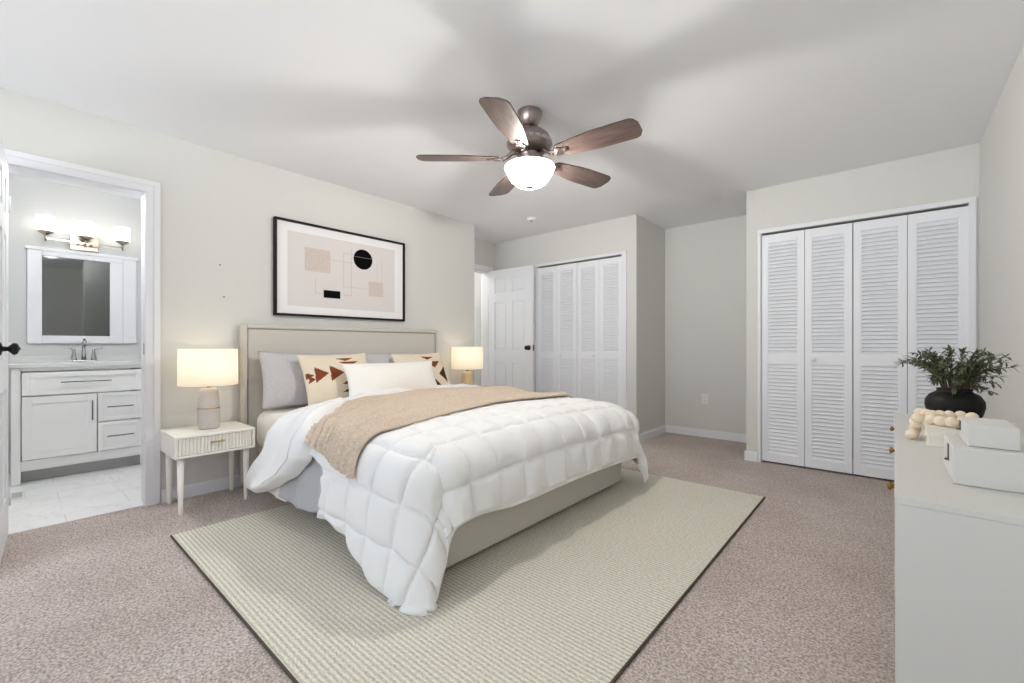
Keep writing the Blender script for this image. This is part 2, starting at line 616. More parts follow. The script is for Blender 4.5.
C1A, C1B = 0.262, 1.434      # first closet opening
C2A, C2B = 2.777, 4.066      # second closet opening
CZ = 2.035
XN0, XN1 = 1.599, 2.66       # niche between the closets
w = MB()
w.box(-0.59, C1A, YB, YB + T, 0, H)
w.box(C1B, XN0, YB, YB + T, 0, H)
w.box(C1A, C1B, YB, YB + T, CZ, H)
w.box(XN0 - T, XN0, YB + T, YN, 0, H)
w.box(XN0 - T, XN1 + T, YN, YN + T, 0, H)
w.box(XN1, XN1 + T, YB + T, YN, 0, H)
w.box(XN1, C2A, YB, YB + T, 0, H)
w.box(C2B, XW, YB, YB + T, 0, H)
w.box(C2A, C2B, YB, YB + T, CZ, H)
structure('wall_back', 'grey-beige wall with two closets and a recess between them', w, M['wall'])
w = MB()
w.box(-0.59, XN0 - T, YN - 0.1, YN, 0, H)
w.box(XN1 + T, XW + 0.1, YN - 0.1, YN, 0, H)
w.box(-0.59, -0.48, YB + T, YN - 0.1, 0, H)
structure('wall_closet', 'wall inside the closets, coloured dark for the shade behind the louvers', w, M['shade_gap'])
structure('wall_right', 'grey-beige wall behind the dresser', MB().box(XW, XW + 0.1, WY, YN, 0, H), M['wall'])
w = MB()
xs = [-T] + [v for (a, b, _, _) in WINDOWS for v in (a, b)] + [XW]
for a, b in ((xs[0], xs[1]), (xs[2], xs[3]), (xs[4], xs[5])):
    w.box(a, b, WY - 0.1, WY, 0, H)
for (a, b, z0, z1) in WINDOWS:
    w.box(a, b, WY - 0.1, WY, 0, z0)
    w.box(a, b, WY - 0.1, WY, z1, H)
structure('wall_front', 'grey-beige wall with two windows behind the camera', w, M['wall'])
for i, (a, b, z0, z1) in enumerate(WINDOWS):
    r = structure_root('window_%d' % (i + 1), 'double-hung window %s' % ('beside the bathroom door' if i == 0 else 'beside the dresser'), ((a + b) / 2, WY, z0))
    f = MB()
    for (xa, xb, za, zb) in ((a, a + 0.05, z0, z1), (b - 0.05, b, z0, z1), (a + 0.05, b - 0.05, z0, z0 + 0.05), (a + 0.05, b - 0.05, z1 - 0.05, z1), (a + 0.05, b - 0.05, (z0 + z1) / 2 - 0.025, (z0 + z1) / 2 + 0.025)):
        f.box(xa, xb, WY - 0.07, WY - 0.03, za, zb, 0.004)
    f.build('window_frame', M['trim'], r)
    MB().box(a + 0.04, b - 0.04, WY - 0.052, WY - 0.048, z0 + 0.04, z1 - 0.04).build('window_glass', pane_material(), r)
    MB().box(a - 0.05, b + 0.05, WY - 0.02, WY + 0.05, z0 - 0.03, z0, 0.005).build('window_sill', M['trim'], r)

# bathroom shell
w = MB()
BX = -1.775
w.box(BX - 0.1, BX, -0.8, 1.2, 0, H)
w.box(BX, -T, -0.9, -0.8, 0, H)
w.box(BX, -T, 1.2, 1.3, 0, H)
structure('wall_bathroom', 'white bathroom wall behind the vanity', w, M['bath_wall'])
w = MB()
w.box(-1.65, -1.55, 3.3, 5.3, 0, H)
w.box(-1.55, -0.59, 3.2, 3.3, 0, H)
w.box(-1.55, -0.59, 5.2, 5.3, 0, H)
structure('wall_hall', 'bright white hall wall beyond the open door', w, M['hall_wall'])


# ------------------------------------------------------------------ trims
def baseboard(name, label, pieces):
    w = MB()
    for (x0, x1, y0, y1) in pieces:
        w.box(x0, x1, y0, y1, 0, 0.072, 0.0)
        # thinner cap strip
        if x1 - x0 < y1 - y0:
            cx = (x0, x0 + 0.008) if abs(x0) < 1e-6 or pieces_side(x0) else (x1 - 0.008, x1)
            w.box(cx[0], cx[1], y0, y1, 0.072, 0.085, 0.0)
        else:
            w.box(x0, x1, y1 - 0.008, y1, 0.072, 0.085, 0.0)
    return structure(name, label, w, M['trim'])


def pieces_side(x0):
    return abs(x0 - XN0) < 1e-6 or abs(x0) < 1e-6


baseboard('baseboard_left', 'white baseboard along the bed wall', [(0.0, 0.014, 0.66, 3.54)])
baseboard('baseboard_back', 'white baseboard around the recess beside the closets',
          [(XN0, XN0 + 0.014, YB - 0.001, YN), (XN0, XN1, YN - 0.014, YN), (XN1 - 0.014, C2A - 0.026, YB - 0.014, YB), (1.50, XN0 + 0.014, YB - 0.014, YB)])
baseboard('baseboard_right', 'white baseboard behind the dresser', [(XW - 0.014, XW, WY, YB - 0.03)])


def casing(w, a0, a1, z1, width, depth, plane, axis, sign):
    """Door casing: two legs and a head in a wall plane, as stepped moulding. axis 'x' = wall normal along x."""
    def bx(u0, u1, z0, z1_, d0, d1, bev):
        p0, p1 = plane + sign * d0, plane + sign * d1
        lo, hi = min(p0, p1), max(p0, p1)
        if axis == 'x':
            w.box(lo, hi, u0, u1, z0, z1_, bev)
        else:
            w.box(u0, u1, lo, hi, z0, z1_, bev)
    for (uo, ui) in ((a0 - width, a0), (a1 + width, a1)):
        lo, hi = min(uo, ui), max(uo, ui)
        bx(lo, hi, 0, z1, 0, depth * 0.6, 0.002)
        # thick outer band
        o0, o1 = (lo, lo + width * 0.45) if uo < ui else (hi - width * 0.45, hi)
        bx(o0, o1, 0, z1 + width * 0.55, depth * 0.6, depth, 0.003)
    bx(a0 - width, a1 + width, z1, z1 + width, 0, depth * 0.6, 0.002)
    bx(a0 - width, a1 + width, z1 + width * 0.55, z1 + width, depth * 0.6, depth, 0.003)


w = MB()
casing(w, DY0 + 0.012, DY1 - 0.003, DZ, 0.076, 0.018, 0.0, 'x', 1)
# jamb lining
w.box(-T - 0.002, 0.0, DY1 - 0.005, DY1 - 0.001, 0, DZ)
w.box(-T - 0.002, 0.0, DY0 + 0.001, DY0 + 0.005, 0, DZ)
w.box(-T - 0.002, 0.0, DY0, DY1, DZ - 0.005, DZ - 0.001)
t1 = structure('trim_1', 'white moulded casing around the bathroom doorway', w, M['trim'])
MB().box(-0.035, -0.012, DY1 - 0.0065, DY1 - 0.0050, 0.985, 1.055, 0.0).build('strike_plate', M['nickel'], t1)

w = MB()
w.box(-0.48, -0.462, HY0 - 0.06, HY0, 0, HZ, 0.003)
w.box(-0.48, -0.462, HY1, HY1 + 0.07, 0, HZ, 0.003)
w.box(-0.48, -0.462, HY0 - 0.06, HY1 + 0.07, HZ, HZ + 0.07, 0.003)
w.box(-0.592, -0.48, HY1 - 0.014, HY1 - 0.001, 0, HZ)
w.box(-0.592, -0.48, HY0 + 0.001, HY0 + 0.014, 0, HZ)
w.box(-0.592, -0.48, HY0, HY1, HZ - 0.014, HZ - 0.001)
structure('trim_2', 'white casing around the hall doorway', w, M['trim'])


def closet_trim(name, label, a, b, wl, wr, wt):
    w = MB()
    if wl:
        w.box(a - wl, a, YB - 0.016, YB, 0.0, CZ + 0.0, 0.003)
    w.box(b, b + wr, YB - 0.016, YB, 0.0, CZ + 0.0, 0.003)
    w.box(a - wl, b + wr, YB - 0.018, YB, CZ, CZ + wt, 0.003)
    # inner lining and track
    w.box(a, a + 0.004, YB, YB + 0.1, 0, CZ)
    w.box(b - 0.004, b, YB, YB + 0.1, 0, CZ)
    return structure(name, label, w, M['trim'])


closet_trim('trim_3', 'white trim around the closet beside the open door', C1A, C1B, 0.05, 0.055, 0.03)
closet_trim('trim_4', 'white trim around the closet beside the dresser', C2A, C2B, 0.024, 0.032, 0.036)


# ------------------------------------------------------------------ louvered bifold doors
def louver_leaf(x0, x1, root, knob_x=None):
    y0, y1 = YB + 0.012, YB + 0.040
    z0, z1 = 0.016, CZ - 0.016
    st = 0.043
    m = MB()
    m.box(x0, x0 + st, y0, y1, z0, z1, 0.002)
    m.box(x1 - st, x1, y0, y1, z0, z1, 0.002)
    for (a, b) in ((z0, z0 + 0.075), (0.878, 0.965), (z1 - 0.075, z1)):
        m.box(x0 + st, x1 - st, y0, y1, a, b, 0.002)
    leaf = m.build('leaf', M['door'], root)
    for (a, b) in ((z0 + 0.075, 0.878), (0.965, z1 - 0.075)):
        s = MB()
        # beaded frame around the slats
        fr = 0.009
        for (xa, xb, za, zb) in ((x0 + st - 0.001, x0 + st + fr, a, b), (x1 - st - fr, x1 - st + 0.001, a, b)):
            s.box(xa, xb, y0 + 0.003, y1 - 0.003, za, zb)
        n = int(round((b - a) / 0.0315))
        p = (b - a) / n
        R = Matrix.Rotation(math.radians(60), 3, 'X')
        for k in range(n):
            zc = a + (k + 0.5) * p
            s.box(x0 + st, x1 - st, (y0 + y1) / 2 - 0.0205, (y0 + y1) / 2 + 0.0205, zc - 0.003, zc + 0.003, rot=R)
        s.build('louver_panel', M['door'], leaf)
    if knob_x is not None:
        k = MB().lathe([(0.0, 0.0), (0.008, 0.0), (0.008, 0.012), (0.016, 0.018), (0.018, 0.024), (0.014, 0.031), (0.0, 0.033)], (knob_x, y0, 0.922), 20,
                       rot=Matrix.Rotation(PI / 2, 3, 'X'))
        k.build('knob', M['plastic_white'], leaf)
    return leaf


def closet_doors(a, b, idx, labels):
    wl = (b - a - 0.020) / 4.0
    xs = [a + 0.005]
    for k in range(4):
        xs.append(xs[-1] + wl + (0.003 if k in (0, 2) else 0.006))
    for pair in range(2):
        r = structure_root('door_%d' % (idx + pair), labels[pair], ((xs[2 * pair] + xs[2 * pair + 1]) / 2, YB + 0.02, 0.0))
        for k in (0, 1):
            i = 2 * pair + k
            x0 = xs[i]
            kx = None
            if pair == 0 and k == 1:
                kx = x0 + 0.062
            if pair == 1 and k == 0:
                kx = x0 + wl - 0.062
            louver_leaf(x0, x0 + wl, r, kx)


closet_doors(C1A, C1B, 3, ['white louvered folding door beside the open panelled door', 'white louvered folding door nearest the recess'])
closet_doors(C2A, C2B, 5, ['white louvered folding door across from the bed foot', 'white louvered folding door behind the black vase'])


# ------------------------------------------------------------------ six-panel doors
def six_panel(m, W, Hh, TH):
    """Leaf in local coords: x along the leaf 0..W, y thickness 0..TH, z up."""
    st, mid = 0.115, 0.10
    pw = (W - 2 * st - mid) / 2.0
    rails = [(0.0, 0.225), (0.80, 0.965), (1.60, 1.715), (Hh - 0.115, Hh)]
    m.box(0, st, 0, TH, 0, Hh, 0.002)
    m.box(W - st, W, 0, TH, 0, Hh, 0.002)
    for (a, b) in rails:
        m.box(st, W - st, 0, TH, a, b, 0.002)
    for (a, b) in zip([r_[1] for r_ in rails[:-1]], [r_[0] for r_ in rails[1:]]):
        m.box(st + pw, st + pw + mid, 0, TH, a, b, 0.002)
        for x0 in (st, st + pw + mid):
            m.box(x0 - 0.001, x0 + pw + 0.001, 0.012, TH - 0.012, a - 0.001, b + 0.001)
            # raised fields on both faces
            for (ya, yb, sgn) in ((0.004, 0.013, 1), (TH - 0.013, TH - 0.004, -1)):
                m.box(x0 + 0.028, x0 + pw - 0.028, ya, yb, a + 0.028, b - 0.028, 0.008, seg=1)


def round_knob(center, direction, material, parent, name='knob', r=0.028, proj=0.062):
    """Round door knob with rosette; direction is a unit vector out of the leaf (in the parent's space)."""
    rot = Vector((0, 0, 1)).rotation_difference(Vector(direction)).to_matrix()
    m = MB().lathe([(0.0, 0), (0.032, 0), (0.032, 0.004), (0.026, 0.009), (0.012, 0.012), (0.010, 0.028), (0.018, 0.034),
                    (r, 0.044), (r * 1.02, 0.050), (r * 0.86, proj - 0.004), (0.012, proj), (0.004, proj + 0.004), (0.0, proj + 0.006)], center, 28, rot=rot)
    return m.build(name, material, parent, world=False)


# bathroom door, swung into the bedroom
d1 = structure_root('door_1', 'white six-panel bathroom door swung open into the bedroom', (0.012, -0.034, 0.012))
m = MB(); six_panel(m, 0.61, 2.012, 0.034)
leaf = m.build('leaf', M['door'], d1, world=False)
round_knob((0.56, 0.034, 1.013), (0, 1, 0), M['black_metal'], leaf)
round_knob((0.56, 0.0, 1.013), (0, -1, 0), M['black_metal'], leaf)
hg = MB()
for z in (0.2, 1.0, 1.8):
    hg.tube([(-0.004, 0.036, z - 0.045), (-0.004, 0.036, z + 0.045)], 0.006, 10)
hg.build('hinge', M['trim'], d1, world=False)
d1.rotation_euler = (0, 0, math.radians(-3.0))

# hall door, standing open in front of the closet
d2 = structure_root('door_2', 'white six-panel hall door standing open against the closet', (-0.470, 4.262, 0.012))
m = MB(); six_panel(m, 0.760, 2.03, 0.035)
leaf = m.build('leaf', M['door'], d2, world=False)
round_knob((0.70, 0.0, 1.0), (0, -1, 0), M['black_metal'], leaf)
MB().box(0.7601, 0.7615, 0.006, 0.029, 0.965, 1.035).build('latch_plate', M['black_metal'], leaf, world=False)

# ================================================================== rug
RX0, RX1, RY0, RY1 = 0.69, 3.003, 0.575, 3.375
rug = MB()
rug.box(RX0 + 0.006, RX1 - 0.006, RY0 + 0.006, RY1 - 0.006, 0.0005, 0.0125, 0.003)
r = rug.build('area_rug', M['rug'])
tag(r, 'pale ribbed wool area rug under the bed', 'rug')
e = MB()
for (a, b, c, d) in ((RX0, RX0 + 0.008, RY0, RY1), (RX1 - 0.008, RX1, RY0, RY1), (RX0 + 0.008, RX1 - 0.008, RY0, RY0 + 0.008), (RX0 + 0.008, RX1 - 0.008, RY1 - 0.008, RY1)):
    e.box(a, b, c, d, 0.0005, 0.0110, 0.002)
e = e.build('binding', M['rug_edge'], r); e['label'] = 'dark brown bound edge'

# ================================================================== bed
bed = thing('bed', 'king bed with greige linen upholstered headboard and base', 'bed', (1.05, 2.05, 0.0))
HB0, HB1, HBZ = 1.113, 2.925, 1.200
m = MB()
m.box(0.018, 0.085, HB0, HB1, 0.03, HBZ, 0.010, seg=3)
hb = m.build('headboard', M['linen'], bed)
m = MB()
bw = 0.018
m.box(0.085, 0.098, HB0 + 0.004, HB0 + bw + 0.012, 0.05, HBZ - 0.004, 0.004)
m.box(0.085, 0.098, HB1 - bw - 0.012, HB1 - 0.004, 0.05, HBZ - 0.004, 0.004)
m.box(0.085, 0.098, HB0 + bw + 0.012, HB1 - bw - 0.012, HBZ - bw - 0.012, HBZ - 0.004, 0.004)
m.build('border', M['linen'], hb)
m = MB()
m.tube([(0.0865, HB0 + 0.036, 0.06), (0.0865, HB0 + 0.036, HBZ - 0.036), (0.0865, HB1 - 0.036, HBZ - 0.036), (0.0865, HB1 - 0.036, 0.06)], 0.004, 8)
m.build('piping', M['linen_dark'], hb)
m = MB()
m.box(2.10, 2.148, 1.215, 2.962, 0.042, 0.340, 0.010, seg=3)
m.box(0.10, 2.10, 1.215, 1.255, 0.042, 0.340, 0.008)
m.box(0.10, 2.10, 2.922, 2.962, 0.042, 0.340, 0.008)
m.box(0.10, 2.10, 1.255, 2.922, 0.22, 0.27)
m.build('bed_base', M['linen'], bed)
for (x, y) in ((2.07, 1.30), (2.07, 2.88), (0.25, 1.30), (0.25, 2.88)):
    MB().lathe([(0.03, 0.0), (0.034, 0.0295 if x > 1 else 0.0415)], (x, y, 0.0126 if x > 1 else 0.0005), 20).build('foot', M['black_foot'], bed)


def rounded_slab(m, x0, x1, y0, y1, z0, z1, r, seg=4):
    m.box(x0, x1, y0, y1, z0, z1, r, seg=seg)
    for f in m.bm.faces:
        f.smooth = True


m = MB()
rounded_slab(m, 0.105, 2.135, 1.180, 2.975, 0.285, 0.560, 0.075, 6)
mt = m.build('mattress', M['sheet'])
tag(mt, 'thick mattress in a fitted white sheet on the bed base', 'mattress')

# ------------------------------------------------------------------ draped bedding
XE, YNE, YFE = 2.065, 1.235, 2.945        # where the cloth starts to turn over the foot, near and far edges
RC = 0.17                                 # rounding of the turned edge
ZT = 0.582


def smooth(a, b, x):
    t = min(1.0, max(0.0, (x - a) / (b - a)))
    return t * t * (3 - 2 * t)


def interp(tab, x):
    if x <= tab[0][0]:
        return tab[0][1]
    for (a, va), (b, vb) in zip(tab, tab[1:]):
        if x <= b:
            t = (x - a) / (b - a)
            t = t * t * (3 - 2 * t) * 0.5 + t * 0.5
            return va + (vb - va) * t
    return tab[-1][1]


def prof(r, flare):
    """arc length from the edge -> (outward, down)"""
    q = RC * PI / 2
    if r <= 0:
        return 0.0, 0.0
    if r < q:
        return RC * math.sin(r / RC), RC * (1 - math.cos(r / RC))
    c = math.sqrt(max(0.0, 1 - flare * flare))
    return RC + flare * (r - q), RC + c * (r - q)


def drape(p, q):
    """cloth coordinates (p along the bed, q across) -> point on the draped base surface"""
    a_n, a_f, b = max(0.0, YNE - q), max(0.0, q - YFE), max(0.0, p - XE)
    side = -1.0 if a_n > 0 else 1.0
    a = a_n + a_f
    x, y = min(p, XE), min(max(q, YNE), YFE)
    dome = ((y - 2.06) / 0.9)
    z = ZT + 0.030 * (1 - dome * dome) + 0.006 * (1 - smooth(1.5, 2.13, x)) - 0.012 * smooth(1.75, 2.13, x)
    if a > 0 and b > 0:
        r = math.hypot(a, b)
        th = math.atan2(b, a)                     # 0 = over the side, 90 deg = over the foot
        td = math.degrees(th)
        td2 = interp([(0, 0), (15, 25), (33, 54), (60, 75), (90, 90)], td)
        th2 = math.radians(td2)
        k = smooth(0.06, 0.30, r)
        fl = 0.14 + 0.08 * math.exp(-((td - 33) / 14.0) ** 2)
        o, d = prof(r, fl)
        o *= 1 - 0.34 * math.exp(-((td - 60) / 12.0) ** 2) * smooth(0.03, 0.14, r) * (1 - smooth(0.28, 0.45, r))
        return Vector((x + o * math.sin(th2), y + side * o * math.cos(th2), z - d))
    if a > 0:
        o, d = prof(a, 0.14)
        return Vector((x, y + side * o, z - d))
    if b > 0:
        o, d = prof(b, 0.14)
        return Vector((x + o, y, z - d))
    return Vector((x, y, z))


def drape_n(p, q, h=0.006):
    c = drape(p, q)
    du = drape(p + h, q) - drape(p - h, q)
    dv = drape(p, q + h) - drape(p, q - h)
    n = du.cross(dv)
    n = n.normalized() if n.length > 1e-9 else Vector((0, 0, 1))
    return c, n


def floor_clamp(v, zmin):
    if v.z < zmin + 0.03:
        ex = (zmin + 0.03 - v.z)
        v.z = zmin + 0.03 * math.exp(-ex / 0.03)
    return v


G = 0.186     # quilt square


def near_hem(p):
    return interp([(1.2, 0.515), (1.42, 0.535), (1.55, 0.575), (1.7, 0.625), (1.95, 0.67), (2.2, 0.70), (2.6, 0.71)], p)


def under(s):
    return interp([(-2.1, 1.68), (-1.6, 1.62), (-1.0, 1.62), (-0.4, 1.70), (0.05, 1.76), (0.28, 1.82), (0.35, 0.9), (0.6, 0.9)], s)


def comforter():
    m = MB()
    NP, NQ = 240, 470
    rows = []
    for j in range(NQ + 1):
        v = j / NQ
        row = []
        for i in range(NP + 1):
            u = i / NP
            # bounds
            p1 = XE + 0.438
            pq = 1.0
            # near and far hem depend on p; left edge slants down the near side
            p_guess = 1.0 + u * (p1 - 1.0)
            q0 = YNE - near_hem(p_guess)
            q1 = YFE + 0.50
            q = q0 + v * (q1 - q0)
            s = max(0.0, YNE - q)
            p0 = interp([(0.0, 1.02), (0.17, 1.12), (0.28, 1.45), (0.38, 1.50), (0.60, 1.43)], s)
            p1 -= 0.040 * math.exp(-((q - 1.33) / 0.22) ** 2)
            p = p0 + u * (p1 - p0)
            # rounded cloth corners
            a = max(0.0, YNE - q); b = max(0.0, p - XE)
            c, n = drape(p, q), None
            c, n = drape_n(p, q)
            sx = abs(math.sin(PI * (p - 0.07) / G)); sy = abs(math.sin(PI * (q - 0.02) / G))
            edge = min(1.0, min(u, 1 - u) / 0.02) * min(1.0, min(v, 1 - v) / 0.012)
            puff = (0.017 * (1 - math.exp(-8.0 * sx)) * (1 - math.exp(-8.0 * sy)) + 0.016 * (sx * sy) ** 0.7) * (0.35 + 0.65 * smooth(-0.02, 0.12, p - under(YNE - q)))
            hem = smooth(0, 0.05, u) * (1 - smooth(0.97, 1.0, u))
            # puckers running across the seams and larger drapes on the hanging parts
            nz = noise.noise(Vector((p * 14, q * 14, 3.1)))
            nz2 = noise.noise(Vector((p * 4.2 + 7, q * 4.2, 1.7)))
            hang = max(smooth(0.05, 0.25, a), smooth(0.05, 0.25, b), smooth(0.05, 0.25, max(0.0, q - YFE)))
            ruck = 0.0
            if b > 0:
                ruck += 0.011 * smooth(0.0, 0.2, b) * math.sin(q * 23 + 2.2 * nz2) * (1 - 0.6 * smooth(0, 0.1, a))
            if b > 0:
                ruck += 0.028 * math.exp(-((q - 1.27) / 0.06) ** 2) * smooth(0.02, 0.15, b)
            if a > 0:
                ruck += 0.007 * smooth(0.15, 0.5, a) * math.sin(p * 17 + 2.5 * nz2)
            pucker = 0.007 * nz * (1 - 0.6 * (sx * sy) ** 0.5)
            d = 0.012 + (puff + pucker + 0.007 * nz2 * (0.3 + hang) + ruck) * edge
            pt = c + n * d
            # wavy hem line
            if a > 0.35:
                pt.z += 0.010 * math.cos(2 * PI * (p - 0.07) / G) * smooth(0.40, 0.6, a)
            row.append(floor_clamp(pt, 0.018 + 0.012 * (sx * sy)))
        rows.append(row)
    m.grid(rows)
    o = m.build('comforter', M['comforter'])
    md = o.modifiers.new('thickness', 'SOLIDIFY'); md.thickness = 0.016; md.offset = -1
    tag(o, 'white box-quilted comforter spilling over the bed foot to the rug', 'comforter')
    return o


comforter()


def draped_sheet(name, p_lo, p_hi, s_hem, q_top, n_off, material, label, cat, fold=0.012, NP=70, NQ=70, seed=0.0, th=0.006):
    """smooth cloth hanging over the near side; p_lo / p_hi are functions of the overhang s"""
    m = MB()
    rows = []
    for j in range(NQ + 1):
        v = j / NQ
        row = []
        for i in range(NP + 1):
            u = i / NP
            pm = p_lo(0.3) + u * (p_hi(0.3) - p_lo(0.3))
            q0 = YNE - s_hem(pm)
            q = q0 + v * (q_top - q0)
            s = max(0.0, YNE - q)
            p = p_lo(s) + u * (p_hi(s) - p_lo(s))
            c, n = drape_n(p, q)
            hang = smooth(0.02, 0.4, s)
            nz = noise.noise(Vector((p * 6 + seed, q * 2.0, seed)))
            d = n_off + fold * hang * (math.sin(p * 26 + 3 * nz + seed) + 0.6 * nz) + 0.004 * nz
            row.append(floor_clamp(c + n * d, 0.02))
        rows.append(row)
    m.grid(rows)
    o = m.build(name, material)
    md = o.modifiers.new('thickness', 'SOLIDIFY'); md.thickness = th; md.offset = -1
    return tag(o, label, cat)


draped_sheet('flat_sheet', lambda s: interp([(0.0, 0.62), (0.3, 0.56), (0.55, 0.50)], s), lambda s: 1.00, lambda p: interp([(0.4, 0.54), (0.6, 0.555), (1.1, 0.555)], p), 1.6, -0.022, M['sheet'],
             'white sheet hem showing low under the folded-back cuff', 'sheet', 0.006, seed=4.0)
draped_sheet('satin_coverlet', lambda s: interp([(0.0, 1.0), (0.2, 1.02), (0.5, 0.96)], s), lambda s: 1.56, lambda p: interp([(0.9, 0.52), (1.15, 0.54), (1.35, 0.53), (1.56, 0.47)], p), 1.6, -0.010, M['satin'],
             'silver grey satin coverlet hanging between cuff and quilted comforter', 'coverlet', 0.010, seed=1.0)


# folded-back smooth cuff of the bedding
def cuff():
    m = MB()
    pc_t = [(-1.9, 0.62), (-1.0, 0.68), (-0.75, 0.74), (-0.45, 0.84), (-0.25, 0.95), (-0.10, 1.10), (0.05, 1.24), (0.15, 1.33), (0.25, 1.33), (0.35, 1.22), (0.45, 1.02), (0.53, 0.82), (0.575, 0.66)]
    ph_t = [(-1.9, 0.40), (-0.5, 0.44), (-0.2, 0.56), (0.05, 0.70), (0.15, 0.74), (0.30, 0.68), (0.45, 0.52), (0.53, 0.45), (0.575, 0.47)]
    NS, NW = 150, 28
    s0, s1 = 0.575, -(YFE + 0.26 - YNE)
    rows = []
    seam = []
    for j in range(NS + 1):
        v = j / NS
        s = s0 + v * (s1 - s0)
        ph, pc = interp(ph_t, s), interp(pc_t, s)
        tip = smooth(0.0, 0.035, v) * smooth(0, 0.02, 1 - v)
        row = []
        loop = []
        for k in range(NW + 1):
            t = k / NW
            loop.append((t, 1))
        for k in range(NW, -1, -1):
            loop.append((k / NW, -1))
        for (t, side) in loop:
            p = ph + (pc - ph) * t
            q = YNE - s
            c, n = drape_n(p, q)
            w_ = pc - ph
            # thin towards the pillows, plump roll at the crease
            body = 0.020 + 0.068 * smooth(0.30, 0.85, t) * smooth(0, 0.35, w_) * (0.75 if s < -0.2 else 1.0)
            roll = math.sqrt(max(0.0, 1 - (max(0.0, t - 0.86) / 0.14) ** 2)) * math.sqrt(min(1.0, t / 0.05 + 0.0001))
            nz = noise.noise(Vector((p * 7, s * 5, 9.0))); nz2 = noise.noise(Vector((p * 3 + s * 6, s * 2.4, 2.0)))
            if side > 0:
                d = 0.014 + body * roll + (0.008 * nz + 0.012 * nz2) * roll * smooth(0, 0.1, v)
            else:
                d = 0.010 - 0.004 * roll
            if tip < 1:
                d = 0.012 + (d - 0.012) * math.sqrt(tip)
            row.append(c + n * d)
            if side > 0 and abs(t - 24 / 28) < 1e-6 and 0.02 < v < 0.985:
                seam.append(c + n * (d + 0.002))
        rows.append(row)
    m.grid(rows)
    o = m.build('bedding_cuff', M['cuff'])
    md = o.modifiers.new('soft', 'SUBSURF'); md.levels = 1; md.render_levels = 1
    tag(o, 'smooth white folded-back top of the duvet below the pillows', 'duvet')
    MB().tube(seam, 0.0035, 6).build('piping', M['cuff'], o)


cuff()


# knitted throw
def throw():
    m = MB()
    NP, NQ = 105, 460
    pu_t = [(-1.9, 0.60), (-1.0, 0.64), (-0.75, 0.70), (-0.45, 0.80), (-0.25, 0.90), (-0.12, 1.02), (0.05, 1.16), (0.15, 1.28), (0.25, 1.35), (0.35, 1.40)]
    pl_t = [(-2.1, 1.70), (-1.6, 1.64), (-1.0, 1.62), (-0.4, 1.69), (0.05, 1.76), (0.34, 1.82)]
    rows = []
    q1 = YFE + 0.10
    for j in range(NQ + 1):
        v = j / NQ
        row = []
        for i in range(NP + 1):
            u = i / NP
            s_end = 0.185 + 0.070 * u
            q0 = YNE - s_end
            q = q0 + v * (q1 - q0)
            s = YNE - q
            p = interp(pu_t, s) + u * (interp(pl_t, s) - interp(pu_t, s))
            c, n = drape_n(p, q)
            nz2 = noise.noise(Vector((p * 4.0, q * 3.0, 5.5)))
            rib = abs(math.sin(u * PI * 10)) ** 0.7
            st = abs(math.sin(q * PI / 0.018 + (PI / 2 if int(u * 10) % 2 else 0)))
            d = 0.040 + 0.012 * nz2 + 0.020 * rib + 0.006 * st * rib + 0.012 * math.sin(u * 9.0 + q * 1.5)
            d *= 1.0
            row.append(c + n * d)
        rows.append(row)
    m.grid(rows)
    o = m.build('throw_blanket', M['knit'])
    md = o.modifiers.new('thickness', 'SOLIDIFY'); md.thickness = 0.012; md.offset = -1
    tag(o, 'beige chunky knit throw laid across the bed', 'blanket')


throw()


